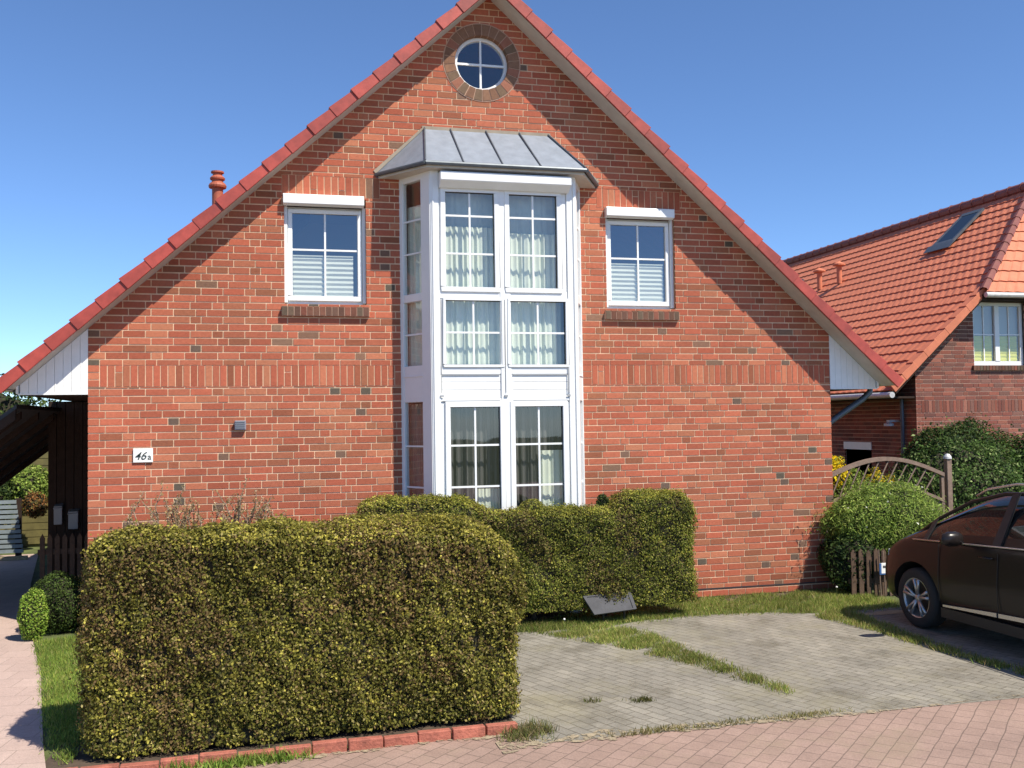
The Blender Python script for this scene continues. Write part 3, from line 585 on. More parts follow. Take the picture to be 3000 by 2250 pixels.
# ---- square windows
for wi, (x0, x1, z0, z1) in enumerate((WL, WR)):
    mb = MB(); frame(mb, x0, x1, z0, 4.925, 0.105, 0.16, 0.055)
    mb.box(x0, x0+0.04, 0.055, 0.105, z0+0.02, 4.93); mb.box(x1-0.04, x1, 0.055, 0.105, z0+0.02, 4.93)     # shutter guide rails
    win = mb.build('window', M['white'], house, bevel=0.003)
    mb = MB(); frame(mb, x0+0.045, x1-0.045, z0+0.045, 4.90, 0.080, 0.120, 0.052, tb=0.062); mb.build('sash', M['white'], win, bevel=0.006)
    gx0, gx1, gz0, gz1 = x0+0.097, x1-0.097, z0+0.107, 4.848
    mb = MB(); mb.poly([(gx0, 0.108, gz0), (gx1, 0.108, gz0), (gx1, 0.108, gz1), (gx0, 0.108, gz1)]); mb.build('pane', M['glasssky'], win)
    xm, zm = (gx0+gx1)/2, gz0+(gz1-gz0)*0.56
    mb = MB(); mb.box(xm-0.011, xm+0.011, 0.098, 0.118, gz0, gz1); mb.box(gx0, xm-0.011, 0.098, 0.118, zm-0.011, zm+0.011); mb.box(xm+0.011, gx1, 0.098, 0.118, zm-0.011, zm+0.011); mb.build('glazing_bar', M['white'], win)
    mb = MB(); p = [(-0.085, 4.93), (-0.085, 5.035), (-0.075, 5.045), (0.05, 5.045), (0.05, 4.925), (-0.02, 4.912)]
    mb.prism([(x0-0.012, a, b) for a, b in p], (x1-x0-0.015, 0, 0)); mb.build('shutter_box', M['white'], win, bevel=0.004)
    mb = MB(); ns = int((x1-x0+0.06)/0.071)
    for k in range(ns):
        xa = x0-0.03+k*(x1-x0+0.06)/ns; xb = xa+(x1-x0+0.06)/ns-0.009
        mb.prism([(xa, -0.055, 3.605), (xa, -0.055, 3.705), (xa, 0.10, 3.744), (xa, 0.10, 3.62)], (xb-xa, 0, 0), brickcol(2))
    sill = mb.build('window_sill', M['brick'], house)
    mb = MB(); mb.prism([(x0-0.033, -0.050, 3.600), (x0-0.033, -0.050, 3.698), (x0-0.033, 0.10, 3.738), (x0-0.033, 0.10, 3.60)], (x1-x0+0.066-0.006, 0, 0)); mb.build('mortar', M['mortar2'], sill)
    # pleated blind hanging in the lower half
    mb = MB(); nf = 17; zt = zm-0.075; bz0 = gz0-0.01; xa, xb = gx0+0.005, gx1-(0.05 if wi == 0 else 0.02)
    for k in range(nf):
        za, zb_ = bz0+(zt-bz0)*k/nf, bz0+(zt-bz0)*(k+1)/nf; y0_, y1_ = (0.125, 0.139) if k % 2 == 0 else (0.139, 0.125)
        mb.poly([(xa, y0_, za), (xb, y0_, za), (xb, y1_, zb_), (xa, y1_, zb_)])
    mb.box(xa, xb, 0.118, 0.145, zt, zt+0.014)
    tag(mb.build('pleated_blind', M['blind']), 'pale pleated blind drawn halfway up inside the square window %s of the bay' % ('left', 'right')[wi], 'blind', 'pleated blinds in the square windows')

# ---- the two-storey bay window
YB = -0.50; XL, XR = 3.825, 5.615; JL, JR = 3.515, 5.850
def cant(side, t, off, z):
    """point on the canted side: t 0 at wall .. 1 at front corner, off outward"""
    a = Vector((JL, 0.02)) if side < 0 else Vector((JR, 0.02)); b = Vector((XL, YB)) if side < 0 else Vector((XR, YB)); d = b-a; n = Vector((d.y, -d.x)).normalized()
    n = n if (n.x < 0) == (side < 0) else -n; p = a+d*t+n*off; return (p.x, p.y, z)
ZT = 5.32
mb = MB()
# structural posts and rails on the front
mb.box(XL, 3.925, YB, YB+0.10, 0.0, ZT); mb.box(5.500, XR, YB, YB+0.10, 0.0, ZT)                   # corner posts
mb.box(4.655, 4.785, YB+0.004, YB+0.10, 0.0, 5.16)                                                    # middle mullion
mb.box(3.925, 5.500, YB+0.03, YB+0.10, 5.16, ZT)
for xa, xb in ((3.925, 4.655), (4.785, 5.500)):
    mb.box(xa, xb, YB+0.012, YB+0.09, 3.775, 3.880)                                                  # transom
    mb.box(xa, xb, YB+0.012, YB+0.09, 2.880, 2.975)                                                  # bottom rail
    for q in range(3): mb.box(xa, xb, YB+0.020, YB+0.07, 2.60+q*0.0935, 2.60+q*0.0935+0.0915)      # panel boards
    mb.box(xa, xb, YB+0.006, YB+0.09, 2.556, 2.600-0.003)
mb.box(5.430, 5.500, YB+0.018, YB+0.08, 3.88, 5.16); mb.box(3.925, 3.950, YB+0.018, YB+0.08, 3.88, 5.16); mb.box(3.925, 5.500, YB+0.016, YB+0.09, 5.095, 5.16)
mb.box(3.925, 3.980, YB+0.018, YB+0.08, 0.0, 2.55); mb.box(5.470, 5.500, YB+0.018, YB+0.08, 0.0, 2.55); mb.box(3.925, 3.965, YB+0.018, YB+0.08, 2.975, 3.775)
bayw = mb.build('bay_window', M['white'], house, bevel=0.005)
mb = MB()
for side in (-1, 1):
    def cb(t0, t1, z0, z1, o=0.0, th=0.07):
        p = [cant(side, t0, o, z0), cant(side, t1, o, z0), cant(side, t1, o-th, z0), cant(side, t0, o-th, z0)]
        mb.prism(p, (0, 0, z1-z0))
    cb(0.0, 0.13, 0, ZT); cb(0.70, 0.985, 0, ZT)
    for za, zb_ in ((5.215, ZT), (3.765, 3.86), (2.50+0.06, 2.995)): cb(0.13, 0.70, za, zb_, -0.004)
    cb(0.10, 0.74, 2.86, 2.875, 0.006, 0.02)
mb.build('side_frame', M['white'], bayw, bevel=0.004)
# corner profile strips
mb = MB()
for xx in (XL+0.028, XR-0.028): mb.tube([(xx, YB-0.004, 0.0), (xx, YB-0.004, 5.19)], 0.010, 6)
mb.box(XL-0.010, XL+0.006, YB+0.010, YB+0.06, 0, ZT); mb.box(XR-0.006, XR+0.010, YB+0.010, YB+0.06, 0, ZT); mb.build('corner_strip', M['white'], bayw)
mb = MB()     # dark lines of the shutter rails
for xx in (3.938, 4.712, 5.492): mb.box(xx-0.005, xx+0.003, YB-0.004, YB+0.003, 2.66, 3.77 if xx != 4.712 else 3.77); mb.box(xx-0.02, xx+0.02, YB-0.012, YB+0.002, 2.612, 2.634)
for xa, xb in ((3.945, 4.64), (4.80, 5.485)): mb.box(xa, xb, YB+0.002, YB+0.008, 2.562, 2.570); mb.box(xa, xb, YB+0.006, YB+0.014, 2.868, 2.880)
mb.build('shadow_gap', M['groove'], bayw)
# opening sashes upstairs
def sash(x0, x1, z0, z1, nx, nzs, t=0.06, name='sash', y=None, glass='glass', tb=None):
    y = YB if y is None else y
    mb = MB(); frame(mb, x0, x1, z0, z1, y-0.006, y+0.06, t, tb=tb); mb.build(name, M['white'], bayw, bevel=0.006)
    gx0, gx1, gz0, gz1 = x0+t, x1-t, z0+(tb or t), z1-t
    mb = MB(); mb.poly([(gx0, y+0.030, gz0), (gx1, y+0.030, gz0), (gx1, y+0.030, gz1), (gx0, y+0.030, gz1)]); mb.build('pane', M[glass], bayw)
    mb = MB(); g = 0.004; mb.box(gx0, gx0+g, y+0.012, y+0.029, gz0, gz1); mb.box(gx1-g*2, gx1, y+0.012, y+0.029, gz0, gz1); mb.box(gx0, gx1, y+0.012, y+0.028, gz1-g*2, gz1); mb.build('seal', M['gasket'], bayw)
    mb = MB(); xs = [gx0+(gx1-gx0)*k/nx for k in range(1, nx)]; b = 0.011
    zs = [gz0]+[gz0+(gz1-gz0)*f for f in nzs]+[gz1]
    for xm in xs: mb.box(xm-b, xm+b, y+0.020, y+0.042, gz0, gz1)
    ex = [gx0]+xs+[gx1]
    for f in nzs:
        zm = gz0+(gz1-gz0)*f
        for i in range(len(ex)-1): mb.box(ex[i]+(b if i else 0), ex[i+1]-(b if i < len(ex)-2 else 0), y+0.020, y+0.042, zm-b, zm+b)
    mb.build('glazing_bar', M['white'], bayw)
for xa, xb in ((3.945, 4.655), (4.722, 5.435)): sash(xa, xb, 3.855, 5.105, 2, (0.352, 0.752), t=0.060)
for xa, xb in ((3.962, 4.700), (4.745, 5.500)): sash(xa, xb, 2.960, 3.790, 2, (0.50,), t=0.034, name='fixed_light')
for xa, xb in ((3.975, 4.695), (4.758, 5.475)): sash(xa, xb, 0.05, 2.556, 2, (0.195, 0.39, 0.595, 0.805), t=0.062, name='door_sash', tb=0.12)
# glass of the canted sides
for side in (-1, 1):
    for z0, z1, fr in ((3.86, 5.215, (0.36, 0.655)), (2.995, 3.765, (0.49,)), (0.12, 2.56, (0.2, 0.39, 0.585, 0.785))):
        mb = MB(); mb.poly([cant(side, 0.12, -0.03, z0), cant(side, 0.71, -0.03, z0), cant(side, 0.71, -0.03, z1), cant(side, 0.12, -0.03, z1)]); mb.build('pane', M['glass'], bayw)
        for f in fr:
            mb = MB(); zm = z0+(z1-z0)*f; mb.prism([cant(side, 0.12, -0.022, zm-0.010), cant(side, 0.71, -0.022, zm-0.010), cant(side, 0.71, -0.040, zm-0.010), cant(side, 0.12, -0.040, zm-0.010)], (0, 0, 0.02)); mb.build('glazing_bar', M['white'], bayw)
# roller shutter box of the bay
mb = MB(); p = [(-0.650, 5.150), (-0.650, 5.245), (-0.640, 5.255), (-0.49, 5.255), (-0.49, 5.08), (-0.545, 5.08)]
mb.prism([(3.925, a, b) for a, b in p], (1.60, 0, 0)); mb.build('shutter_box', M['white'], bayw, bevel=0.005)
# zinc roof of the bay
A0, A1, Zt, Ze = 3.845, 5.428, 5.935, 5.345
E0, E1, W0_, W1_, YE = 3.745, 5.705, 3.245, 6.075, -0.68
mb = MB(); mb.poly([(A0, -0.001, Zt), (E0, YE, Ze), (E1, YE, Ze), (A1, -0.001, Zt)]); mb.poly([(A0, -0.001, Zt), (W0_, -0.001, Ze), (E0, YE, Ze)]); mb.poly([(A1, -0.001, Zt), (E1, YE, Ze), (W1_, -0.001, Ze)])
br = mb.build('bay_roof', M['zinc'], bayw)
for a, b in [((xt, -0.01, Zt+0.012), (xb, YE+0.01, Ze+0.014)) for xt, xb in ((4.17, 4.20), (4.62, 4.67), (5.05, 5.14))]+[((A0, -0.01, Zt+0.01), (E0, YE, Ze+0.012)), ((A1, -0.01, Zt+0.01), (E1, YE, Ze+0.012))]:
    mb = MB(); mb.tube([a, b], 0.011, 6); mb.build('standing_seam', M['darkzinc'], br)
mb = MB()    # flashing where the roof meets the brick
mb.prism([(A0-0.03, -0.014, Zt-0.02), (A1+0.03, -0.014, Zt-0.02), (A1+0.03, -0.014, Zt+0.03), (A0-0.03, -0.014, Zt+0.03)], (0, 0.012, 0))
for (xa, xb) in ((A0, W0_), (A1, W1_)):
    s = -1 if xb < xa else 1; mb.prism([(xa, -0.012, Zt-0.0), (xa, -0.012, Zt+0.035), (xb+s*0.03, -0.012, Ze+0.035), (xb+s*0.0, -0.012, Ze)], (0, 0.01, 0))
mb.build('flashing', mat('mortar_fillet', (0.30, 0.25, 0.19), 0.9, var=0.2), br)
mb = MB(); path = [(W0_, 0.0), (E0, YE), (E1, YE), (W1_, 0.0)]
for i in range(3):
    a, b = path[i], path[i+1]; mb.tube([(a[0], a[1], Ze-0.012), (b[0], b[1], Ze-0.012)], 0.026, 8)
mb.box(W0_-0.0, W1_, -0.004, -0.001, Ze-0.05, Ze-0.04); mb.build('roof_edge', M['darkzinc'], br)
mb = MB(); mb.prism([(W0_+0.03, -0.002, Ze-0.06), (E0+0.02, YE+0.03, Ze-0.06), (E1-0.02, YE+0.03, Ze-0.06), (W1_-0.03, -0.002, Ze-0.06)], (0, 0, 0.03)); mb.build('bay_soffit', M['soffit'], br)

# curtains behind the bay glass
def curtain(name, pts, z0, z1, waves, amp, m, label, cat='curtain', grp=None, colf=None, flare=0.0):
    mb = MB(); n = int(waves*8); L = sum((Vector(pts[i+1])-Vector(pts[i])).length for i in range(len(pts)-1)); row = []
    for j in range(7):
        z = z1+(z0-z1)*j/6; r = []
        for k in range(n+1):
            s = k/n*L; q = 0
            while q < len(pts)-2 and s > (Vector(pts[q+1])-Vector(pts[q])).length: s -= (Vector(pts[q+1])-Vector(pts[q])).length; q += 1
            a, b = Vector(pts[q]), Vector(pts[q+1]); d = (b-a).normalized(); nn = Vector((-d.y, d.x)); am = amp*(0.7+flare*j/6)*(0.7+0.5*math.sin(k*0.37+1))
            p = a+d*s+nn*am*math.sin(k/n*waves*6.283+0.5*math.sin(k*0.11+j*0.1)); r.append((p.x, p.y, z))
        row.append(r)
    for j in range(6):
        for k in range(n): mb.poly([row[j+1][k], row[j+1][k+1], row[j][k+1], row[j][k]], colf(k, n) if colf else None)
    return tag(mb.build(name, m, None, smooth=not colf), label, cat, grp)
def cant2(side, t, off): p = cant(side, t, off, 0); return (p[0], p[1])
curtain('curtain', [cant2(-1, 0.05, -0.12), cant2(-1, 0.85, -0.12)], 2.98, 4.95, 7, 0.014, M['curtain'], 'sheer curtain behind the narrow upstairs side panes of the bay, left of its front')
curtain('curtain', [cant2(-1, 0.05, -0.12), cant2(-1, 0.85, -0.12)], 0.1, 2.54, 7, 0.014, M['greycurtain'], 'brown-grey curtain behind the narrow ground-floor side panes of the bay', colf=lambda k, n: random.choice([(0.20, 0.15, 0.13), (0.26, 0.20, 0.17), (0.16, 0.12, 0.105)]))
cpath = [(3.66, -0.02), (3.95, YB+0.16), (4.68, YB+0.16)]; cpath2 = [(4.75, YB+0.16), (5.50, YB+0.16), (5.74, -0.02)]
M['backnet'] = mat('grey_net_curtain', (0.50, 0.56, 0.53), 0.9, var=0.08, vscale=9)
curtain('curtain', [(3.98, YB+0.21), (5.47, YB+0.21)], 2.98, 5.08, 20, 0.008, M['backnet'], 'flat grey-blue net curtain filling the tops of the upstairs bay panes')
curtain('curtain', [(3.98, YB+0.15), (4.68, YB+0.15)], 2.98, 4.66, 11, 0.024, M['curtain'], 'white sheer curtain behind the left upstairs panes of the bay window', grp='sheer curtains upstairs in the bay')
curtain('curtain', [(4.78, YB+0.15), (5.40, YB+0.15)], 2.98, 4.60, 9, 0.026, M['curtain'], 'white sheer curtain behind the right upstairs panes of the bay window', grp='sheer curtains upstairs in the bay')
gc = lambda k, n: random.choice([(0.040, 0.044, 0.044), (0.060, 0.060, 0.060), (0.03, 0.034, 0.034)]) if (k//4) % 3 else (0.10, 0.095, 0.095)
curtain('curtain', [(3.97, YB+0.17), (4.69, YB+0.17)], 0.1, 2.52, 12, 0.020, M['greycurtain'], 'dark grey folded curtain behind the left ground-floor panes of the bay window', grp='grey curtains downstairs in the bay', colf=gc)
curtain('curtain', [(4.77, YB+0.17), (5.48, YB+0.17)], 0.1, 2.52, 12, 0.020, M['greycurtain'], 'dark grey folded curtain behind the right ground-floor panes of the bay window', grp='grey curtains downstairs in the bay', colf=gc)
curtain('curtain', [(5.14, YB+0.13), (5.47, YB+0.13)], 0.1, 1.96, 5, 0.016, M['curtain'], 'pale gathered net curtain in the lower right panes of the bay window door')
curtain('curtain', [(4.36, YB+0.13), (4.66, YB+0.13)], 0.1, 1.52, 7, 0.012, M['curtain'], 'short pale net curtain in the lowest left panes of the bay window door')

# ---- things fixed to the wall
sg = thing('house_number_sign', 'white enamel house number sign reading 46 a on the brick wall', 'sign', (0.584, -0.01, 1.99))
mb = MB(); mb.box(0.478, 0.690, -0.022, -0.004, 1.913, 2.072); mb.build('plate', M['sign'], sg, bevel=0.003)
def text(s, x, z, size, y, m, parent, shear=0.0, name='lettering', axis=None):
    cu = bpy.data.curves.new(name, 'FONT'); cu.body = s; cu.size = size; cu.extrude = 0.0008; cu.shear = shear; cu.offset = 0.001
    t = bpy.data.objects.new(name, cu); COL.objects.link(t); bpy.context.view_layer.update(); me = bpy.data.meshes.new_from_object(t.evaluated_get(bpy.context.evaluated_depsgraph_get())); bpy.data.objects.remove(t)
    me.transform(axis or Matrix(((1, 0, 0, x), (0, 0, -1, y), (0, 1, 0, z), (0, 0, 0, 1)))); me.materials.clear(); me.materials.append(m); me.name = name
    return link(name, me, parent)
text('46', 0.490, 1.945, 0.125, -0.0235, M['ink'], sg, 0.35)
text('a', 0.633, 1.945, 0.095, -0.0235, M['ink'], sg, 0.0)
vb = thing('wall_vent', 'small grey vent box on the brick wall above and right of the number sign', 'vent', (1.646, -0.03, 2.32))
mb = MB(); mb.box(1.585, 1.712, -0.055, -0.003, 2.262, 2.372); mb.build('housing', M['greybox'], vb, bevel=0.006)
mb = MB(); [mb.box(1.597, 1.700, -0.062, -0.056, 2.280+q*0.024, 2.292+q*0.024) for q in range(4)]; mb.build('louvre', M['postbox'], vb)
# ============================================================ EDGING STONES
ea, eb = Vector((3.76, -4.555, 0)), Vector((1.27, -4.665, 0)); ed = (eb-ea).normalized(); en = Vector((-ed.y, ed.x, 0))
for k in range(14):
    s0 = k*0.252; Ls = 0.243 if k != 0 else 0.236; tl = [0.010, 0.0, 0.012, -0.004][k % 4]
    mb = MB(); o_ = ea+ed*s0+en*(0.012*math.sin(k*2.1)); cz = 0.066+0.006*math.sin(k*1.7)
    def T(v, o_=o_, tl=tl): return tuple(o_+ed*v[0]+en*v[1]+Vector((0, 0, v[2]+tl*v[0])))
    mb.box(0, Ls, 0, 0.062, -0.05, cz, T=T)
    e = mb.build('edging_stone', M['kerb'], bevel=0.005)
    tag(e, 'slightly skewed last red edging stone at the weedy right end of the row' if k == 0 else '%s red edging stone counted from the weedy right end of the row' % ('second third fourth fifth sixth seventh eighth ninth tenth eleventh twelfth thirteenth fourteenth'.split()[k-1]), 'edging stone', 'red edging stones under the front hedge')

# ============================================================ HEDGES
def hedge(name, label, x0, x1, y0, y1, z0, hmax, r, hf, n, size, cols, wts, loc, spread=0.75, disp=0.05, holes=True, skew=0.0, seed=1, bulge=0.0):
    t = thing(name, label, 'hedge', loc)
    def warp(P, N_):
        P = P.copy(); P += N_*((noise3(P, 1.3, seed)-0.5)*disp*2)[:, None]+N_*((noise3(P, 4.5, seed+1)-0.5)*disp)[:, None]
        hx = hf(P[:, 0]); P[:, 2] = z0+(P[:, 2]-z0)*(hx-z0)/(hmax-z0); P[:, 1] += skew*(P[:, 0]-x0)
        P[:, 1] -= bulge*np.sin(np.clip((P[:, 2]-z0)/(hmax-z0), 0, 1)*3.14)*np.clip(-N_[:, 1], 0, 1)
        return P
    P, N_ = rbox_pts(n, x0, x1, y0, y1, z0, hmax, r, faces=(1.25, 0.35, 0.8, 0.9, 1.5)); pn = noise3(P, 1.0, seed+3); fine = noise3(P, 6.0, seed+4)
    P = warp(P, N_); P += N_*RNG.normal(-0.012, 0.018, (n, 1))
    out = RNG.random(n) < 0.05; P[out] += N_[out]*RNG.random((out.sum(), 1))*0.045
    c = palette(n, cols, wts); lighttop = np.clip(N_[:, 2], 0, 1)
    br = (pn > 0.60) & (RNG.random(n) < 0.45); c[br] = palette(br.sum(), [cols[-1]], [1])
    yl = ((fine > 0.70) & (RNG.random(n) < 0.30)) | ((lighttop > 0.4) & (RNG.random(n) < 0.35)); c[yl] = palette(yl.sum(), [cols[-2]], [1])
    c *= (0.72+0.56*noise3(P, 2.4, seed+7))[:, None]*(0.8+0.4*noise3(P, 0.55, seed+8))[:, None]
    Nl = N_.copy(); Nl[:, 2] += 0.25
    gaps = noise3(P, 7.5, seed+9) > 0.30; P[~gaps] -= N_[~gaps]*0.035
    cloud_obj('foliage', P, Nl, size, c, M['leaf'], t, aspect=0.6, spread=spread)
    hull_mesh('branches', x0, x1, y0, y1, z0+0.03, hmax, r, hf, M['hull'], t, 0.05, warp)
    return t
HC = [(0.160, 0.155, 0.026), (0.215, 0.200, 0.038), (0.088, 0.090, 0.018), (0.36, 0.30, 0.11), (0.42, 0.37, 0.07), (0.20, 0.135, 0.055)]
def hf1(x): return 1.535-0.30*np.clip((x-3.35)/0.55, 0, 1)**2.2-0.05*np.clip((0.95-x)/0.3, 0, 1)
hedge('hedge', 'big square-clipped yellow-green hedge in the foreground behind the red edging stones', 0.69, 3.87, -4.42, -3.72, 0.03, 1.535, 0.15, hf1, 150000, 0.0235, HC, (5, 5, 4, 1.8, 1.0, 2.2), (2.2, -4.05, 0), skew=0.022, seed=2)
HC2 = [(0.155, 0.180, 0.028), (0.205, 0.215, 0.038), (0.095, 0.115, 0.020), (0.29, 0.27, 0.085), (0.35, 0.33, 0.055), (0.18, 0.135, 0.05)]
def sm(a, b, x): t = np.clip((x-a)/(b-a), 0, 1); return t*t*(3-2*t)
def hf2(x): return 1.470-0.175*sm(4.02, 4.42, x)+0.155*sm(5.78, 6.05, x)-0.16*np.clip((x-6.62)/0.25, 0, 1)**2
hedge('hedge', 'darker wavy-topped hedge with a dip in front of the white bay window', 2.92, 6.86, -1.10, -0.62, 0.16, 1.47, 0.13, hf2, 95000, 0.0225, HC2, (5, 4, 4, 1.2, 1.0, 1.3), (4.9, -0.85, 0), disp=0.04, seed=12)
# stems carrying the wavy hedge
def blob(name, label, cat, c, rad, n, size, cols, wts, flat=0.35, trunk=None, spread=0.9, hullk=0.8, lump=0.22, grp=None, seed=5, flowers=None, shoot=0.0, aspect=0.55):
    """rounded shrub: leaf shell with lumps and gaps over a darker inside"""
    c = np.array(c, float); rad = np.array(rad, float); t = thing(name, label, cat, (c[0], c[1], max(0, c[2]-rad[2])), grp)
    D = RNG.normal(0, 1, (n, 3)); D /= np.linalg.norm(D, axis=1)[:, None]; k = 1-lump+2*lump*noise3(D, 0.75, seed); dep = 1-np.abs(RNG.normal(0, 0.16, n))
    if shoot: s_ = RNG.random(n) < 0.12; dep[s_] += RNG.random(s_.sum())*shoot
    P = c+D*rad*(k*dep)[:, None]; P[:, 2] = np.maximum(P[:, 2], 0.02); N_ = D/rad; N_ /= np.linalg.norm(N_, axis=1)[:, None]
    col = palette(n, cols, wts)*(0.75+0.5*noise3(D, 2.2, seed+2))[:, None]
    cloud_obj('foliage', P, N_+np.array([0, 0, 0.3]), size, col, M['leaf'], t, spread=spread, aspect=aspect)
    mb = MB(); mb.v = []; nu, nv = 18, 12
    for j in range(nv+1):
        for i in range(nu):
            a, b = 2*math.pi*i/nu, math.pi*j/nv; d = np.array([[math.sin(b)*math.cos(a), math.sin(b)*math.sin(a), math.cos(b)]]); kk = (1-lump+2*lump*noise3(d, 0.75, seed)[0])*hullk
            p = c+d[0]*rad*kk; mb.v.append((p[0], p[1], max(p[2], 0.01)))
    for j in range(nv):
        for i in range(nu): mb.f.append((j*nu+i, j*nu+(i+1) % nu, (j+1)*nu+(i+1) % nu, (j+1)*nu+i)); mb.c.append(None); mb.mi.append(0)
    mb.build('branches', M['hull'], t, smooth=True)
    if trunk:
        mb = MB(); mb.tube([(c[0], c[1], 0), (c[0]+0.01, c[1], trunk*0.5), (c[0], c[1], trunk)], [0.03, 0.024, 0.018], 8); mb.build('trunk', M['bark'], t, smooth=True)
    if flowers:
        nf, fc, fs, zmin = flowers; D = RNG.normal(0, 1, (nf*3, 3)); D /= np.linalg.norm(D, axis=1)[:, None]; D = D[D[:, 2] > zmin][:nf]; kk = 1-lump+2*lump*noise3(D, 0.75, seed)
        P = c+D*rad*(kk*1.02)[:, None]; cloud_obj('blossom', P, D, fs, palette(len(P), fc, [1]*len(fc), k=0.1), M['leaf'], t, aspect=0.9, spread=0.6)
    return t
GR = [(0.22, 0.31, 0.055), (0.29, 0.38, 0.075), (0.14, 0.21, 0.04), (0.37, 0.42, 0.11)]
DG = [(0.035, 0.065, 0.018), (0.055, 0.09, 0.022), (0.028, 0.05, 0.016), (0.09, 0.13, 0.03)]
blob('clipped_shrub', 'small rounded olive shrub top poking above the hedge in front of the bay door', 'shrub', (4.93, -0.80, 1.27), (0.17, 0.15, 0.15), 2200, 0.024, HC2, (3, 4, 2, 1, 2, 1), trunk=1.2, lump=0.08)
blob('conifer_sapling', 'tiny dark conifer tip in the hedge dip right of the bay window', 'shrub', (5.80, -0.78, 1.33), (0.075, 0.07, 0.12), 700, 0.028, DG, (3, 3, 2, 1), trunk=1.25, lump=0.1)
blob('round_bush', 'dark rounded bush in the shade at the left corner of the house', 'shrub', (-0.36, 0.42, 0.30), (0.36, 0.34, 0.37), 9000, 0.026, [(0.05, 0.085, 0.02), (0.08, 0.12, 0.025)], (1, 1), lump=0.08, seed=8)
blob('bush_sunlit_part', 'small bright lime-green bush in the sun in front of the dark round bush', 'shrub', (-0.555, -0.02, 0.26), (0.155, 0.13, 0.30), 4200, 0.024, [(0.26, 0.38, 0.05), (0.18, 0.30, 0.04), (0.36, 0.42, 0.09)], (3, 3, 1), lump=0.12, seed=9)  # sunlit part of the round bush, its sunlight put into the leaf colour

# bare pruned shrubs between the big hedge and the wall
def twiggy(name, label, cx, cy, h, n, seed, buds=True, grp='pruned shrubs behind the big hedge'):
    rr = random.Random(seed); t = thing(name, label, 'shrub', (cx, cy, 0), grp); mb = MB(); tips = []
    def grow(p, d, L, r, lvl):
        q = p; pts = [p]; k = 4
        for i in range(k):
            d = (d+Vector((rr.uniform(-0.16, 0.16), rr.uniform(-0.12, 0.12), rr.uniform(0.0, 0.25)))).normalized(); q = q+d*L/k; pts.append(q)
            if lvl < 2 and i >= 1 and rr.random() < 0.75:
                sd = (d+Vector((rr.uniform(-1, 1), rr.uniform(-0.7, 0.7), rr.uniform(-0.1, 0.5)))).normalized(); grow(q, sd, L*rr.uniform(0.3, 0.55), r*0.62, lvl+1)
            tips.append((q, lvl))
        mb.tube(pts, [r*(1-0.5*i/k) for i in range(k+1)], 5)
    for i in range(n):
        a = rr.uniform(0, 6.28); p = Vector((cx+math.cos(a)*0.07, cy+math.sin(a)*0.05, 0)); d = Vector((math.cos(a)*0.16, math.sin(a)*0.10, 1)).normalized(); grow(p, d, h*rr.uniform(0.60, 0.76), rr.uniform(0.013, 0.019), 0)
    mb.build('stems', M['twig'], t)
    P = np.array([tuple(q) for q, l in tips if q.z > h*0.45]); P = np.repeat(P, 7, 0)+RNG.normal(0, 0.018, (len(P)*7, 3)); nb_ = len(P)
    cloud_obj('buds', P, RNG.normal(0, 1, P.shape), 0.026, palette(nb_, [(0.36, 0.29, 0.13), (0.40, 0.24, 0.15), (0.24, 0.20, 0.09), (0.52, 0.42, 0.27)], (2, 1, 2, 1)), M['leaf'], t)
    return t
twiggy('pruned_shrub', 'leftmost low pruned shrub behind the big hedge', 0.66, -0.60, 1.36, 6, 17)
twiggy('pruned_shrub', 'low reddish pruned shrub behind the hedge below the number sign', 0.86, -0.50, 1.34, 8, 4)
twiggy('pruned_shrub', 'tall bare pruned shrub behind the hedge between number sign and vent', 1.12, -0.50, 1.46, 12, 5)
twiggy('pruned_shrub', 'bare pruned shrub behind the hedge right under the grey vent', 1.55, -0.52, 1.46, 11, 6)
twiggy('pruned_shrub', 'rightmost bare pruned shrub with a long slanting twig behind the hedge', 1.93, -0.55, 1.40, 8, 9)

# grey panel leaning at the foot of the wavy hedge
t = thing('leaning_panel', 'grey rectangular panel leaning back at the foot of the wavy hedge', 'panel', (5.74, -1.12, 0))
p = [Vector((5.53, -1.20, 0.115)), Vector((6.05, -1.17, 0.145)), Vector((6.02, -1.06, 0.325)), Vector((5.43, -1.09, 0.31))]
mb = MB(); n_ = (p[1]-p[0]).cross(p[3]-p[0]).normalized(); mb.prism([tuple(q) for q in p], -n_*0.022); mb.build('panel', M['slab'], t, bevel=0.004)
ce = sum(p, Vector())/4; mb = MB()
for i in range(4):
    a, b = p[i], p[(i+1) % 4]; mb.prism([tuple(a+n_*0.001), tuple(b+n_*0.001), tuple(b+(ce-b)*0.14+n_*0.001), tuple(a+(ce-a)*0.14+n_*0.001)], n_*0.008)
mb.build('rim', M['slab'], t)
mb = MB()
for a in (p[0]*0.75+p[1]*0.25, p[0]*0.25+p[1]*0.75): mb.tube([tuple(a+Vector((0, 0.05, 0.05))), (a.x, a.y+0.07, 0.0)], 0.012, 6)
mb.build('foot', M['cartrim'], t)

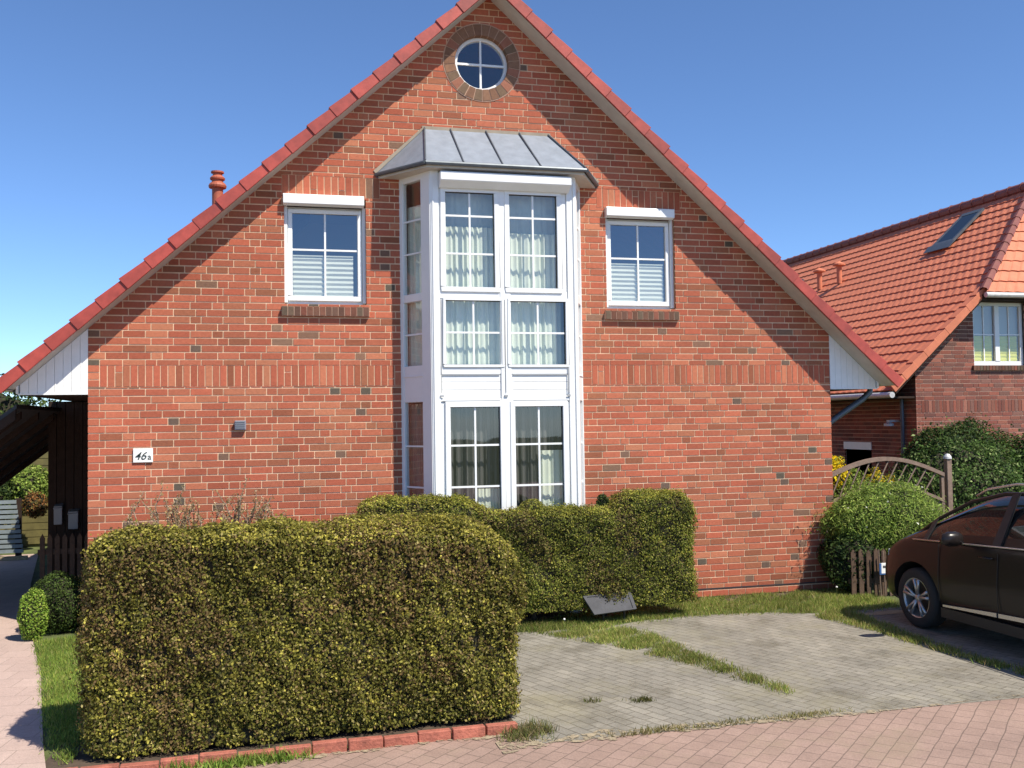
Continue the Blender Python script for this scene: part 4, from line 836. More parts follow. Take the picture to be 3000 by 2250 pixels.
# ============================================================ LEFT BACKGROUND
t = thing('porch', 'dark brown boarded entrance porch in the shade on the left side of the house', 'porch', (-0.5, 3.5, 0))
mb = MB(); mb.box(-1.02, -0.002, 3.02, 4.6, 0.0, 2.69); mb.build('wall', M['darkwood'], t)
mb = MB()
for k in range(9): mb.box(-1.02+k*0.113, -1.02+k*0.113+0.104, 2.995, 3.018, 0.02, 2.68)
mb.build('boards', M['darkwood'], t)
for (x0, x1, z0, z1, lb) in ((-0.93, -0.82, 0.98, 1.24, 'left steel letterbox on the dark boarded porch'), (-0.745, -0.615, 0.91, 1.16, 'right steel letterbox on the dark boarded porch')):
    q = thing('letterbox', lb, 'letterbox', ((x0+x1)/2, 2.95, z0), 'letterboxes on the porch'); mb = MB(); mb.box(x0, x1, 2.90, 2.994, z0, z1); mb.build('body', M['postbox'], q, bevel=0.006)
    mb = MB(); mb.prism([(x0-0.004, 2.885, z1-0.03), (x0-0.004, 2.994, z1+0.025), (x0-0.004, 2.994, z1+0.012), (x0-0.004, 2.885, z1-0.042)], (x1-x0+0.008, 0, 0)); mb.build('lid', M['postbox'], q)
t = thing('picket_fence', 'low brown picket fence in front of the shaded porch on the left', 'fence', (-0.55, 2.5, 0))
for k in range(10):
    mb = MB(); x = -1.02+k*0.093; mb.prism([(x, 2.50, 0.0), (x+0.062, 2.50, 0.0), (x+0.062, 2.50, 0.84), (x+0.031, 2.50, 0.90), (x, 2.50, 0.84)], (0, 0.018, 0)); mb.build('picket', M['picket'], t)
mb = MB(); mb.box(-1.05, -0.08, 2.519, 2.55, 0.22, 0.29); mb.box(-1.05, -0.08, 2.519, 2.55, 0.62, 0.69); mb.build('rail', M['picket'], t)
t = thing('carport', 'dark sloping carport roof on timber posts left of the house', 'carport', (-1.8, 2.5, 0))
def cp(x0, z0, x1, z1, th, ya, yb, name, m):
    mb = MB(); mb.prism([(x0, ya, z0), (x1, ya, z1), (x1, ya, z1+th), (x0, ya, z0+th)], (0, yb-ya, 0)); mb.build(name, m, t)
cp(-0.86, 2.55, -3.1, 0.80, 0.05, 0.55, 6.0, 'roof', M['slate']); cp(-0.86, 2.42, -3.1, 0.67, 0.12, 0.50, 0.545, 'verge_board', M['darkwood'])
for k in range(6): cp(-0.90, 2.43, -3.0, 0.79, 0.10, 0.9+k*0.9, 0.97+k*0.9, 'rafter', M['darkwood'])
mb = MB(); mb.box(-3.05, -2.93, 0.6, 0.72, 0, 0.8); mb.build('post', M['darkwood'], t); mb = MB(); mb.box(-3.05, -2.93, 5.8, 5.92, 0, 0.8); mb.build('post', M['darkwood'], t)
t = thing('slat_fence', 'grey-green horizontal slat fence at the far end of the pink path', 'fence', (-3.0, 7.3, 0))
for k in range(11): mb = MB(); mb.box(-4.6, -2.28-0.012*k, 7.2, 7.23, 0.12+k*0.087, 0.12+k*0.087+0.062); mb.build('slat', M['slat'], t)
for x in (-4.5, -3.4, -2.42): mb = MB(); mb.box(x, x+0.09, 7.235, 7.32, 0, 1.08); mb.build('post', M['darkwood'], t)
mb = MB(); mb.box(-4.6, -2.2, 7.14, 7.19, 0, 0.07); mb.build('base_kerb', M['sand'], t)
t = thing('wooden_shed', 'olive boarded wooden shed beyond the carport', 'shed', (-2.6, 9.8, 0))
mb = MB()
for k in range(17): mb.box(-3.6, -1.9, 9.2, 9.23, 0.05+k*0.14, 0.05+k*0.14+0.128)
mb.build('boards', M['olive'], t); mb = MB(); mb.box(-3.58, -1.92, 9.232, 11.0, 0, 2.42); mb.build('wall', M['olive'], t)
mb = MB(); mb.prism([(-3.8, 9.0, 2.43), (-1.7, 9.0, 2.43), (-1.7, 11.2, 2.30), (-3.8, 11.2, 2.30)], (0, 0, 0.06)); mb.build('roof', M['slate'], t)
blob('garden_shrub', 'green shrub in front of the olive shed on the left', 'shrub', (-2.45, 8.3, 1.15), (0.45, 0.35, 0.42), 5000, 0.06, GR, (3, 3, 3, 1), seed=21)
blob('garden_shrub', 'dark spreading shrub behind the slat fence at the left edge', 'shrub', (-3.35, 7.9, 1.05), (0.75, 0.4, 0.62), 8000, 0.06, DG, (3, 3, 2, 2), seed=22)
blob('garden_tree', 'dark tree crown behind the olive shed at the far left', 'tree', (-5.2, 14.0, 1.5), (3.6, 1.2, 1.9), 18000, 0.12, DG, (3, 3, 2, 1), seed=25, trunk=1.2)
blob('flowering_plant', 'small plant with orange-brown blossom above the left slat fence', 'plant', (-2.02, 6.9, 0.98), (0.20, 0.15, 0.24), 1100, 0.05, [(0.16, 0.13, 0.04), (0.30, 0.14, 0.05)], (1, 1), seed=23)

# ============================================================ RIGHT NEIGHBOUR HOUSE
X2, Y2, RX = 14.4, 5.0, 18.8; zt2 = lambda x: 2.85+SL*(x-13.62)
h2 = thing('neighbour_house', 'neighbouring brown-red brick house with an orange pantiled half-hipped roof', 'house', (18.8, 5, 0))
XE2 = 2*RX-X2; WN = (15.78, 17.02, 3.31, 4.60); zs2 = 2.85-0.165-SL*13.62
B, Mo = brick_wall(X2, XE2, 2.365-28*C12, 4.72, [WN], [(X2, XE2, 2.365, 2.615)], [(-SL, 1, zs2), (SL, 1, zs2+SL*2*RX)], Y2, 1)
w2 = B.build('wall', M['brick'], h2); Mo.build('mortar', M['mortar2'], w2)
WS = (1.52, 2.50, 0.85, 1.76)
B, Mo = brick_wall(0.0, 13.0, 0.03, 3.30, [WS], [], [], 0.0, 1)
for q in (B, Mo): q.v = [(X2+v[1], Y2+v[0], v[2]) for v in q.v]
w3 = B.build('side_wall', M['brick'], h2); Mo.build('mortar', M['mortar2'], w3)
mb = MB(); mb.box(X2+0.04, XE2, Y2+0.16, Y2+13, -0.1, 3.3); mb.prism([(X2+0.05, Y2+0.16, 3.3), (XE2, Y2+0.16, 3.3), (XE2-1.6, Y2+0.16, 4.6), (X2+1.5, Y2+0.16, 4.6)], (0, 0.3, 0)); mb.build('house_core', M['plaster'], h2)
mb = MB(); frame(mb, *WN, Y2+0.07, Y2+0.13, 0.07, tb=0.09); mb.box((WN[0]+WN[1])/2-0.055, (WN[0]+WN[1])/2+0.055, Y2+0.06, Y2+0.12, WN[2]+0.09, WN[3]-0.07)
wn = mb.build('window', M['white'], h2, bevel=0.004)
for xa, xb in ((WN[0]+0.07, (WN[0]+WN[1])/2-0.055), ((WN[0]+WN[1])/2+0.055, WN[1]-0.07)):
    mb = MB(); mb.poly([(xa, Y2+0.10, WN[2]+0.09), (xb, Y2+0.10, WN[2]+0.09), (xb, Y2+0.10, WN[3]-0.07), (xa, Y2+0.10, WN[3]-0.07)]); mb.build('pane', M['glass'], wn)
    mb = MB(); xm = (xa+xb)/2; mb.box(xm-0.012, xm+0.012, Y2+0.085, Y2+0.099, WN[2]+0.09, WN[3]-0.07); mb.box(xa, xm-0.012, Y2+0.085, Y2+0.099, 3.93, 3.955); mb.box(xm+0.012, xb, Y2+0.085, Y2+0.099, 3.93, 3.955); mb.build('glazing_bar', M['white'], wn)
    mb = MB()
    for k in range(14): za = WN[2]+0.09+k*0.037; y0_, y1_ = (Y2+0.118, Y2+0.126) if k % 2 else (Y2+0.126, Y2+0.118); mb.poly([(xa+0.03, y0_, za), (xb-0.03, y0_, za), (xb-0.03, y1_, za+0.037), (xa+0.03, y1_, za+0.037)])
    tag(mb.build('pleated_blind', M['yellowblind']), 'lime-yellow pleated blind in the lower %s pane of the neighbour window' % ('left' if xa < 16 else 'right'), 'blind', 'yellow blinds next door')
mb = MB()
for k in range(18): mb.box(WN[0]-0.05+k*0.074, WN[0]-0.05+k*0.074+0.064, Y2-0.05, Y2+0.10, 3.21, 3.305, brickcol(2))
mb.build('window_sill', M['brick'], h2)
mb = MB(); mb.box(X2-0.02, X2+0.03, Y2+WS[0]-0.02, Y2+WS[1]+0.02, 1.60, 1.76); mb.build('shutter_box', M['white'], h2)
mb = MB(); mb.box(X2+0.04, X2+0.07, Y2+WS[0], Y2+WS[1], 0.85, 1.60); mb.build('side_window', M['curtain'], h2)
mb = MB(); mb.tube([(X2-0.07, 5.35, 2.65), (X2-0.07, 5.35, 0.0)], 0.04, 8); mb.build('downpipe', M['darkzinc'], h2)
t = thing('wall_lamp', 'small pale wall lamp on the shaded side wall of the neighbouring house', 'lamp', (X2-0.1, 5.55, 2.2))
mb = MB(); mb.box(X2-0.26, X2-0.005, 5.50, 5.60, 2.19, 2.235); mb.build('arm', M['lightzinc'], t); mb = MB(); mb.lathe([(0.0, 0.0), (0.10, 0.0), (0.10, 0.05), (0.03, 0.08), (0, 0.08)], (X2-0.24, 5.55, 2.11), 12); mb.build('lamp_shade', M['lightzinc'], t)
# roof planes
E0x = 13.62; V2 = Vector((CS, 0, SN)); N2 = Vector((-SN, 0, CS)); L2 = (RX-E0x)/CS; YV = 4.66; vh = (4.75-2.85)/SN
hipu = lambda v: max(0.0, (v-vh)*0.46)
mb = MB(); tile_field(mb, Vector((E0x, YV, 2.85))-N2*0.06, (0, 1, 0), V2, N2, L2, hipu, lambda v: 13.4, tw=0.225, row=0.30, amp=0.009, th=0.024)
r2 = mb.build('roof', M['roof2'], h2)
mb = MB(); V2r = Vector((-CS, 0, SN)); N2r = Vector((SN, 0, CS)); tile_field(mb, Vector((2*RX-E0x, YV, 2.85))-N2r*0.06, (0, 1, 0), V2r, N2r, L2, hipu, lambda v: 13.4, seg=3)
ye = YV-0.10; hipH = 7.5-4.72; hipY = YV+hipu(L2)-ye; LH = math.hypot(hipH, hipY); VH = Vector((0, hipY/LH, hipH/LH)); NH = Vector((0, -hipH/LH, hipY/LH)); xh = E0x+vh*CS
mb.build('rear_slope', M['roof2'], r2)
mb = MB(); tile_field(mb, Vector((xh, ye, 4.74)), (1, 0, 0), VH, NH, LH, lambda v: v/LH*(RX-xh), lambda v: 2*(RX-xh)-v/LH*(RX-xh), tw=0.225, row=0.30, amp=0.010, th=0.026)
mb.build('half_hip', M['roof2'], r2)
mb = MB(); mb.prism([(E0x+0.05, YV+0.05, 2.74), (RX, YV+0.05, 2.74+(RX-E0x)*SL-0.12), (2*RX-E0x, YV+0.05, 2.74)], (0, 13.2, 0)) if False else None
mb.prism([tuple(Vector((E0x+0.02, YV+0.02, 2.85))-N2*0.10), tuple(Vector((xh, YV+0.02, 4.75))-N2*0.10), tuple(Vector((xh, YV+0.02, 4.75))-N2*0.14), tuple(Vector((E0x+0.02, YV+0.02, 2.85))-N2*0.14)], (0, 0.34, 0)); mb.build('verge_soffit', M['darkwood'], r2)
mb = MB(); mb.prism([tuple(Vector((E0x+0.02, YV+0.30, 2.85))-N2*0.08), tuple(Vector((RX, YV+1.9, 7.52))-N2*0.08), tuple(Vector((RX, YV+13.3, 7.52))-N2*0.08), tuple(Vector((E0x+0.02, YV+13.3, 2.85))-N2*0.08)], tuple(-N2*0.05)); mb.build('roof_deck', M['darkwood'], r2)
mb = MB(); s = 0.0; i = 0       # verge tiles
while s < vh+0.1:
    e = min(s+0.36, vh+0.15); b0, b1 = Vector((E0x, YV, 2.85))+V2*s, Vector((E0x, YV, 2.85))+V2*e; yo = Vector((0, -0.03-0.004*(i % 2), 0))
    mb.prism([tuple(b0-N2*0.10+yo), tuple(b1-N2*0.095+yo), tuple(b1+N2*0.045+yo), tuple(b0+N2*0.065+yo)], (0, 0.03, 0)); mb.prism([tuple(b0+N2*0.03+yo*0.5), tuple(b1+N2*0.02+yo*0.5), tuple(b1+N2*0.045+yo*0.5), tuple(b0+N2*0.065+yo*0.5)], (0, 0.19, 0)); s += 0.335; i += 1
mb.build('verge', M['roof2'], r2, bevel=0.004)
M['ridge2'] = mat('dark_ridge_tile', (0.20, 0.060, 0.045), 0.6, var=0.2, vscale=6)
mb = MB(); y = YV+hipu(L2)-0.1
while y < YV+13.3: mb.lathe([(0.115, 0), (0.12, 0.38), (0.135, 0.38), (0.135, 0.42)], (RX, y, 7.50), 10, (Vector((1, 0, 0)), Vector((0, 0, 1)), Vector((0, 1, 0)))); y += 0.40
mb.build('ridge_tiles', M['ridge2'], r2)
for sg_ in (-1, 1):
    a = Vector((RX+sg_*(RX-xh), ye+0.04, 4.77)); b = Vector((RX, YV+hipu(L2), 7.53)); d = (b-a); Lh = d.length; d.normalize(); u_ = d.cross(Vector((0, 0, 1))).normalized(); v_ = u_.cross(d); mb = MB(); s = 0
    while s < Lh: mb.lathe([(0.085, 0), (0.075, 0.36), (0.09, 0.36), (0.09, 0.39)], tuple(a+d*s), 8, (u_, v_, d)); s += 0.36
    mb.build('hip_tiles', M['ridge2'], r2)
mb = MB(); mb.box(xh-0.02, 2*RX-xh+0.02, ye+0.05, Y2+0.0, 4.60, 4.70); mb.build('hip_soffit', M['darkwood'], r2)
mb = MB(); mb.tube([(xh-0.02, ye-0.03, 4.68), (2*RX-xh, ye-0.03, 4.68)], 0.055, 10); mb.build('hip_gutter', M['lightzinc'], r2)
mb = MB(); mb.tube([(E0x-0.03, YV-0.05, 2.72), (E0x-0.03, YV+13.3, 2.72)], 0.06, 10); mb.build('gutter', M['lightzinc'], r2)
mb = MB(); mb.box(E0x+0.03, X2, YV+0.36, YV+13, 2.66, 2.70); mb.build('eave_underside', M['darkwood'], h2)
# skylight and vents on the neighbour roof
def rp(u, v, n): return tuple(Vector((E0x, YV, 2.85))+Vector((0, u, 0))+V2*v+N2*n)
mb = MB(); a0, a1, v0, v1 = 3.00, 3.72, 5.22, 6.45
for (ua, ub, va, vb_) in ((a0, a1, v0, v0+0.10), (a0, a1, v1-0.12, v1), (a0, a0+0.07, v0+0.10, v1-0.12), (a1-0.07, a1, v0+0.10, v1-0.12)): mb.prism([rp(ua, va, 0.0), rp(ub, va, 0.0), rp(ub, vb_, 0.0), rp(ua, vb_, 0.0)], tuple(N2*0.055))
sk = mb.build('skylight', M['darkzinc'], r2); mb = MB(); mb.poly([rp(a0+0.07, v0+0.1, 0.048), rp(a1-0.07, v0+0.1, 0.048), rp(a1-0.07, v1-0.12, 0.048), rp(a0+0.07, v1-0.12, 0.048)]); mb.build('pane', M['carglass'], sk)
mb = MB(); mb.prism([rp(a0-0.1, v0-0.22, 0.03), rp(a1+0.1, v0-0.22, 0.03), rp(a1+0.1, v0, 0.05), rp(a0-0.1, v0, 0.05)], tuple(N2*0.012)); mb.build('flashing', M['darkzinc'], sk)
for (px_, py_) in ((17.08, 12.67), (17.12, 11.75)):
    mb = MB(); z_ = zt2(px_)-0.05; mb.lathe([(0.07, 0), (0.07, 0.46), (0.075, 0.48), (0.17, 0.50), (0.17, 0.54), (0.02, 0.62), (0, 0.62)], (px_, py_, z_), 14); mb.build('vent_pipe', M['roof2'], r2)
mb = MB(); mb.prism([rp(9.3, 4.9, 0.02), rp(9.65, 4.9, 0.02), rp(9.65, 5.15, 0.12), rp(9.3, 5.15, 0.12)], tuple(N2*0.05)); mb.build('roof_hatch', M['darkzinc'], r2)

# ============================================================ BETWEEN THE HOUSES
t = thing('arched_trellis', 'brown arched trellis panel with slanting bars between the two houses', 'trellis', (10.4, 0.3, 0))
xa, xb, yt = 9.46, 11.32, 0.30
def zo(x): s = (x-xa)/(xb-xa); return 1.50+0.245*math.sin(math.pi*min(max(s*0.98+0.01, 0), 1))-0.02*s
def arcb(off, hgt, dep, name):
    mb = MB(); n = 28
    for i in range(n):
        x0, x1 = xa+(xb-xa)*i/n, xa+(xb-xa)*(i+1)/n; mb.prism([(x0, yt-dep/2, zo(x0)-off), (x1, yt-dep/2, zo(x1)-off), (x1, yt-dep/2, zo(x1)-off+hgt), (x0, yt-dep/2, zo(x0)-off+hgt)], (0, dep, 0))
    mb.build(name, M['fencewood'], t)
arcb(0.05, 0.055, 0.07, 'top_arch'); arcb(0.42, 0.045, 0.05, 'inner_arch')
for k in range(12):
    x = xa+0.02+k*0.152; mb = MB(); dx = 0.19; z0_, z1_ = zo(x)-0.38, zo(min(x+dx, xb))-0.045
    if x+dx <= xb: mb.tube([(x, yt-0.008, z0_), (x+dx, yt-0.008, z1_)], 0.011, 6); mb.build('bar', M['fencewood'], t)
for k in range(11):
    x = xa+0.02+k*0.152; mb = MB(); dx = 0.19; mb.tube([(x+dx, yt+0.012, zo(x+dx)-0.38), (x, yt+0.012, zo(x)-0.045)], 0.008, 6); mb.build('cross_bar', M['darkwood'], t)
mb = MB(); mb.box(xb-0.045, xb, yt-0.02, yt+0.03, 0.05, zo(xb)-0.05); mb.box(xa, xa+0.045, yt-0.02, yt+0.03, 0.05, zo(xa)-0.05); mb.build('stile', M['fencewood'], t)
mb = MB()
for k in range(17): x = xa+0.05+k*0.105; mb.box(x, x+0.095, yt, yt+0.018, 0.06, zo(x+0.05)-0.44)
mb.build('boards', M['fencewood'], t)
for x, z_, lb in ((11.40, 1.69, 'right brown timber post with a pale cap beside the arched trellis'), (9.41, 1.42, 'left timber post of the arched trellis against the brick wall')):
    q = thing('fence_post', lb, 'post', (x, 0.3, 0), 'posts of the arched trellis'); mb = MB(); mb.box(x-0.04, x+0.04, 0.26, 0.34, 0, z_); mb.build('shaft', M['fencewood'], q, bevel=0.004)
    mb = MB(); mb.lathe([(0.0, 0.075), (0.03, 0.065), (0.055, 0.03), (0.06, 0.0), (0.0, 0.0)], (x, 0.30, z_), 14); mb.build('cap', M['lightzinc'], q)
blob('green_bush', 'bright green feathery bush between the brick house corner and the parked car', 'bush', (9.98, -0.22, 0.88), (0.86, 0.42, 0.54), 30000, 0.055, GR, (3, 3, 3, 1.4), lump=0.16, seed=31, shoot=0.28, aspect=0.22, flowers=(26, [(0.7, 0.7, 0.6)], 0.035, -0.2))
blob('green_bush', 'dark lower part of shrubbery against the right corner of the brick wall', 'bush', (9.42, -0.30, 0.42), (0.42, 0.30, 0.42), 5000, 0.045, DG, (3, 3, 3, 1), lump=0.2, seed=33)
YLW = [(0.80, 0.62, 0.02), (0.72, 0.50, 0.02), (0.25, 0.28, 0.04)]
blob('forsythia', 'yellow flowering forsythia beside the brick corner above the trellis', 'bush', (9.98, 1.15, 1.42), (0.34, 0.28, 0.30), 2600, 0.055, YLW, (4, 2, 1), lump=0.3, seed=35, trunk=1.2, hullk=0.45)
blob('forsythia', 'second yellow flowering forsythia behind the middle of the trellis', 'bush', (10.62, 0.85, 1.12), (0.26, 0.25, 0.42), 1800, 0.052, [(0.66, 0.50, 0.03), (0.55, 0.38, 0.03), (0.14, 0.20, 0.04)], (2, 1, 1.6), lump=0.35, seed=37, trunk=0.9, hullk=0.4)
blob('garden_shrub', 'olive green shrub behind the left half of the arched trellis', 'shrub', (10.25, 0.95, 1.05), (0.40, 0.3, 0.46), 3600, 0.05, GR, (2, 2, 3, 2), lump=0.3, seed=39, hullk=0.5)
blob('pink_shrub', 'small pink flowering shrub at the brick corner under the trellis arch', 'shrub', (9.62, 0.62, 1.12), (0.14, 0.14, 0.20), 500, 0.05, [(0.55, 0.25, 0.22), (0.5, 0.38, 0.32), (0.2, 0.10, 0.05)], (2, 1, 2), lump=0.25, seed=41, trunk=1.0)
blob('garden_shrub', 'large dark evergreen shrub in front of the neighbouring house', 'shrub', (14.0, 3.4, 1.05), (1.25, 0.7, 1.15), 34000, 0.055, DG, (3, 3, 2, 2.2), lump=0.26, seed=43, shoot=0.16)
blob('garden_shrub', 'glossy light-leaved shrub right of the trellis post behind the car', 'shrub', (13.0, 1.9, 0.85), (1.35, 0.5, 0.95), 26000, 0.055, [(0.05, 0.09, 0.02), (0.10, 0.17, 0.04), (0.26, 0.32, 0.12)], (4, 3, 1), lump=0.30, seed=45, shoot=0.25)
blob('garden_shrub', 'dark evergreen shrub at the right edge behind the car roof', 'shrub', (15.6, 3.0, 0.95), (1.2, 0.7, 1.15), 22000, 0.055, DG, (3, 3, 2, 1.6), lump=0.26, seed=47, shoot=0.16)
# low picket fence with a small sign
t = thing('picket_fence', 'low dark brown picket fence under the green bush beside the car', 'fence', (9.9, -0.5, 0))
for k in range(16):
    mb = MB(); x = 9.24+k*0.098; y = -0.56-0.02*k; hh = 0.60+0.012*math.sin(k*2.3); mb.prism([(x, y, 0), (x+0.066, y, 0), (x+0.066, y, hh-0.04), (x+0.033, y, hh), (x, y, hh-0.04)], (0, 0.02, 0)); mb.build('picket', M['picket'], t)
mb = MB(); mb.prism([(9.22, -0.535, 0.16), (10.78, -0.855, 0.16), (10.78, -0.855, 0.22), (9.22, -0.535, 0.22)], (0, 0.025, 0)); mb.prism([(9.22, -0.535, 0.44), (10.78, -0.855, 0.44), (10.78, -0.855, 0.50), (9.22, -0.535, 0.50)], (0, 0.025, 0)); mb.build('rail', M['picket'], t)
t = thing('garden_sign', 'small blue and white sign on pale stakes in front of the low picket fence', 'sign', (9.65, -0.70, 0))
mb = MB(); mb.box(9.565, 9.735, -0.70, -0.688, 0.295, 0.428); mb.build('plate', M['sign'], t, bevel=0.002)
mb = MB(); mb.box(9.552, 9.580, -0.706, -0.7015, 0.295, 0.428); mb.box(9.555, 9.735, -0.704, -0.7015, 0.282, 0.297); mb.build('edge_band', M['blue'], t)
text('E', 9.815, 0.285, 0.07, -0.7012, M['blue'], t, name='lettering') if False else None
mb = MB(); mb.box(9.605, 9.650, -0.7025, -0.7005, 0.365, 0.395); mb.box(9.660, 9.700, -0.7025, -0.7005, 0.340, 0.375); mb.build('mark', M['slab'], t)
for x in (9.575, 9.64, 9.715): mb = MB(); mb.tube([(x-0.022, -0.69, 0.60-0.35*(x-9.575)), (x, -0.686, 0.0)], 0.009, 6); mb.build('stake', M['fencewood'], t)
for (x, y, z_, lb) in ((8.98, -0.62, 0.13, 'white dandelion seed head in the lawn at the right end of the brick wall'), (5.18, -1.18, 0.07, 'small pale flower at the left end of the lawn below the wavy hedge')):
    q = thing('dandelion', lb, 'flower', (x, y, 0)); mb = MB(); mb.tube([(x, y, 0), (x, y, z_)], 0.003, 5); mb.build('stem', M['turf'], q); mb = MB(); mb.lathe([(0, -0.013), (0.010, -0.009), (0.014, 0), (0.010, 0.009), (0, 0.013)], (x, y, z_+0.015), 10); mb.build('seed_head', M['sign'], q)
sheet('sand_strip', [(8.55, -1.62), (9.0, -1.50), (9.6, -1.52), (9.5, -1.66), (8.9, -1.70)], 0.001, M['sand'])

# ============================================================ PARKED CAR
car = thing('parked_car', 'dark brown compact people carrier parked nose-in at the right edge', 'car', (9.6, -3.8, 0))
cs_ = 0.02; cc = math.sqrt(1-cs_**2); CP = Vector((8.79, -2.42, 0)); CD = Vector((-cs_, cc, 0)); CA = Vector((cc, cs_, 0)); HWC = 0.90
def cw(u, v, z): return tuple(CP+CD*u+CA*v+Vector((0, 0, z)))
#      u     plan  z_low  z_belt z_edge in_edge z_mid
ST = [(0.87, 0.56, 0.30, 0.52, 0.56, 0.60, 0.575), (0.81, 0.26, 0.22, 0.62, 0.67, 0.34, 0.70), (0.62, 0.07, 0.20, 0.75, 0.81, 0.18, 0.85), (0.42, 0.015, 0.20, 0.85, 0.91, 0.12, 0.96),
      (0.22, 0.00, 0.20, 0.94, 1.01, 0.12, 1.08), (-0.18, 0.0, 0.20, 0.985, 1.225, 0.22, 1.28), (-0.60, 0.0, 0.20, 1.01, 1.440, 0.29, 1.485), (-1.05, 0.0, 0.20, 1.03, 1.540, 0.31, 1.58), (-1.85, 0.0, 0.20, 1.06, 1.575, 0.31, 1.615),
      (-2.50, 0.0, 0.20, 1.09, 1.545, 0.31, 1.59), (-3.05, 0.02, 0.22, 1.11, 1.45, 0.32, 1.49), (-3.32, 0.06, 0.26, 1.04, 1.22, 0.30, 1.25), (-3.47, 0.16, 0.32, 0.84, 0.92, 0.34, 0.94)]
vs, fs, mi = [], [], []; NP = 17
def section(u, pl_, zl, zb, ze, ie, zm):
    half = [(0.55, zl-0.02), (pl_+0.13, zl), (pl_+0.035, zl+0.10), (pl_+0.012, zl+0.12+(zb-zl)*0.22), (pl_+0.0, (zl+zb)*0.53), (pl_+0.02, zb-0.05), (pl_+0.045, zb), (max(ie, pl_+0.06), ze), (HWC, zm)]
    L_ = [(a, z) for a, z in half]; R_ = [(2*HWC-a, z) for a, z in half[:-1]][::-1]; return [cw(u, a, z) for a, z in L_+R_]
for st in ST: vs += section(*st)
ns = len(ST)
for i in range(ns-1):
    for k in range(NP-1):
        fs.append((i*NP+k, i*NP+k+1, (i+1)*NP+k+1, (i+1)*NP+k)); glass_side = k in (6, 9) and 4 <= i <= 9; wsh = k in (7, 8) and i in (4, 5); rear = k in (7, 8) and i == 10
        mi.append(1 if glass_side or wsh or rear else 0)
    fs.append((i*NP+NP-1, i*NP, (i+1)*NP, (i+1)*NP+NP-1)); mi.append(2)
fs.append(tuple(range(NP))[::-1]); mi.append(0); fs.append(tuple((ns-1)*NP+k for k in range(NP))); mi.append(0)
me = bpy.data.meshes.new('body'); me.from_pydata(vs, [], fs); [me.materials.append(M[k]) for k in ('carpaint', 'carglass', 'cartrim')]; me.polygons.foreach_set('material_index', mi)
bm = bmesh.new(); bm.from_mesh(me); bmesh.ops.recalc_face_normals(bm, faces=bm.faces); bm.to_mesh(me); bm.free()
body = link('body', me, car); sub = body.modifiers.new('s', 'SUBSURF'); sub.levels = 2; sub.render_levels = 2
# wheel arches cut out of the body
cutters = []
for u in (0.0, -2.65):
    for vv in (0.0, 1.8):
        mb = MB(); c = Vector(cw(u, vv-0.35 if vv == 0 else vv-0.05-0.0, 0.335)); c = Vector(cw(u, -0.3 if vv == 0 else 1.42, 0.335)); mb.lathe([(0, 0), (0.385, 0), (0.385, 0.66), (0, 0.66)], c, 40, (CD, Vector((0, 0, 1)), CA)); 
        co = mb.build('cutter', M['cartrim']); bm = bmesh.new(); bm.from_mesh(co.data); bmesh.ops.remove_doubles(bm, verts=bm.verts, dist=1e-4); bmesh.ops.recalc_face_normals(bm, faces=bm.faces); bm.to_mesh(co.data); bm.free()
        bo = body.modifiers.new('b', 'BOOLEAN'); bo.object = co; bo.operation = 'DIFFERENCE'; bo.solver = 'EXACT'; cutters.append(co)
bpy.context.view_layer.update(); dg = bpy.context.evaluated_depsgraph_get(); me2 = bpy.data.meshes.new_from_object(body.evaluated_get(dg)); body.modifiers.clear(); body.data = me2
me2.polygons.foreach_set('use_smooth', [True]*len(me2.polygons)); me2.update()
for c in cutters: bpy.data.objects.remove(c)
try:
    me2.set_sharp_from_angle(angle=R(35))
except Exception: pass
# wheels
for u, vv, sg_ in ((0.0, 0.02, 1), (-2.65, 0.02, 1), (0.0, 1.78, -1), (-2.65, 1.78, -1)):
    c = Vector(cw(u, vv, 0.325)); ax3 = (CD, Vector((0, 0, 1)), CA*sg_)
    mb = MB(); mb.lathe([(0.215, 0.005), (0.235, 0.0), (0.29, 0.0), (0.318, 0.02), (0.325, 0.05), (0.325, 0.16), (0.31, 0.19), (0.22, 0.20)], c, 40, ax3); wh = mb.build('wheel', M['tyre'], car, smooth=True)
    mb = MB(); mb.lathe([(0.218, 0.008), (0.205, 0.006), (0.198, 0.03), (0.19, 0.15)], c, 40, ax3)
    for k in range(5):
        a = 2*math.pi*(k+0.27)/5
        for da in (-0.13, 0.13):
            u1, u2 = CD*math.cos(a)+Vector((0, 0, 1))*math.sin(a), CD*math.cos(a+da*1.3)+Vector((0, 0, 1))*math.sin(a+da*1.3)
            mb.tube([tuple(c+u1*0.035+CA*sg_*0.028), tuple(c+u2*0.120+CA*sg_*0.020), tuple(c+u2*0.205+CA*sg_*0.012)], [0.018, 0.016, 0.021], 8)
    mb.lathe([(0, 0.012), (0.03, 0.014), (0.045, 0.028), (0.048, 0.05)], c, 20, ax3); mb.build('rim', M['rim'], wh, smooth=True)
    mb = MB(); mb.lathe([(0.0, 0.11), (0.192, 0.11)], c, 30, ax3); mb.build('brake_disc', M['cartrim'], wh)
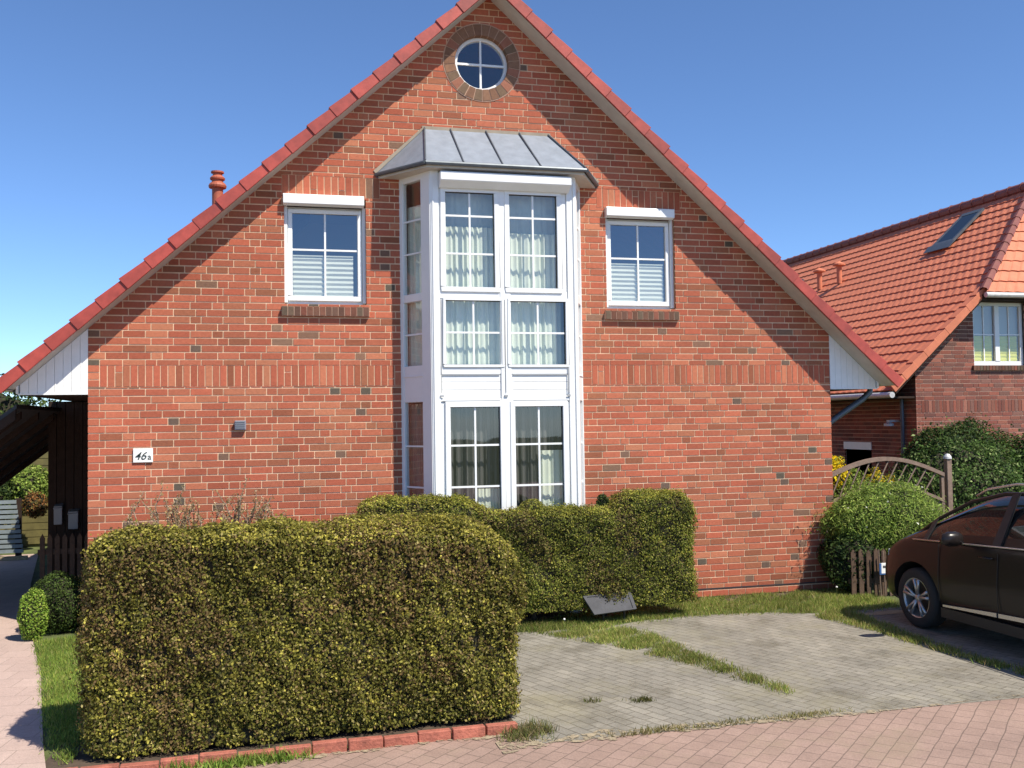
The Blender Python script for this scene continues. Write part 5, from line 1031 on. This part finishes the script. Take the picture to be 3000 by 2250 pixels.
# trim: sill strip, pillars, mirror, handle, rail, lamps
mb = MB(); mb.prism([cw(-0.46, -0.004, 0.315), cw(-1.22, -0.006, 0.345), cw(-1.22, -0.006, 0.385), cw(-0.46, -0.004, 0.335)], tuple(CA*0.03)); mb.build('sill_strip', M['chrome'], car)
mb = MB(); mb.prism([cw(-1.245, -0.006, 0.345), cw(-2.20, -0.006, 0.385), cw(-2.20, -0.006, 0.425), cw(-1.245, -0.006, 0.385)], tuple(CA*0.03)); mb.build('sill_strip', M['chrome'], car)
mb = MB(); mb.tube([cw(0.15, 0.115, 0.955), cw(-0.18, 0.215, 1.195), cw(-0.60, 0.29, 1.405), cw(-1.05, 0.31, 1.515), cw(-1.85, 0.315, 1.56), cw(-2.5, 0.315, 1.53)], 0.020, 8); mb.build('roof_frame', M['carpaint'], car, smooth=True)
mb = MB(); mb.tube([cw(-0.66, 0.30, 1.47), cw(-0.80, 0.31, 1.545), cw(-1.2, 0.31, 1.62), cw(-2.1, 0.31, 1.645), cw(-2.7, 0.32, 1.60), cw(-2.8, 0.32, 1.56)], 0.013, 8); mb.build('roof_rail', M['chrome'], car, smooth=True)
mb = MB(); mb.prism([cw(-0.14, 0.03, 0.98), cw(-0.20, 0.03, 0.985), cw(-0.20, 0.185, 1.20), cw(-0.14, 0.17, 1.17)], tuple(CA*0.02)); mb.build('pillar', M['cartrim'], car)
mb = MB(); mb.prism([cw(-1.16, 0.02, 1.03), cw(-1.27, 0.02, 1.03), cw(-1.27, 0.275, 1.54), cw(-1.18, 0.27, 1.52)], tuple(CA*0.02)); mb.build('pillar', M['cartrim'], car)
mb = MB(); mb.tube([cw(0.0, 0.012, 0.965), cw(-0.8, 0.012, 1.003), cw(-1.85, 0.012, 1.052), cw(-2.9, 0.02, 1.10)], 0.009, 6); mb.build('belt_strip', M['chrome'], car, smooth=True)
mb = MB(); mb.lathe([(0, -0.13), (0.05, -0.12), (0.075, -0.05), (0.078, 0.04), (0.055, 0.10), (0.0, 0.12)], cw(-0.80, -0.14, 1.06), 16, (CD*0.8, Vector((0, 0, 1)), CA)); mr_ = mb.build('door_mirror', M['carpaint'], car, smooth=True)
mb = MB(); mb.tube([cw(-0.74, 0.03, 1.0), cw(-0.77, -0.06, 1.03)], 0.022, 8); mb.build('mirror_arm', M['cartrim'], mr_)
mb = MB(); mb.tube([cw(-1.02, -0.014, 0.90), cw(-1.10, -0.024, 0.902), cw(-1.20, -0.014, 0.905)], 0.011, 6); mb.build('door_handle', M['carpaint'], car, smooth=True)
mb = MB()
for u in (-0.40, -1.235, -2.25):
    mb.tube([cw(u, 0.006, 0.36), cw(u, -0.004, 0.62), cw(u-0.01, 0.012, 0.96)], 0.004, 5)
mb.build('door_gap', M['cartrim'], car)
mb = MB(); mb.prism([cw(0.80, 0.30, 0.60), cw(0.50, 0.055, 0.72), cw(0.50, 0.065, 0.80), cw(0.78, 0.33, 0.69)], tuple(CA*0.03)); mb.build('headlight', M['lampglass'], car, bevel=0.004)
mb = MB(); mb.box(0, 0, 0, 0, 0, 0) if False else mb.prism([cw(0.10, -0.006, 0.25), cw(-2.2, 0.0, 0.20), cw(-2.2, 0.02, 0.17), cw(0.10, 0.02, 0.2)], tuple(CA*0.05)) if False else mb.prism([cw(-0.42, 0.004, 0.20), cw(-2.22, 0.004, 0.20), cw(-2.22, 0.004, 0.30), cw(-0.42, 0.004, 0.30)], tuple(CA*0.04)); mb.build('sill', M['cartrim'], car)
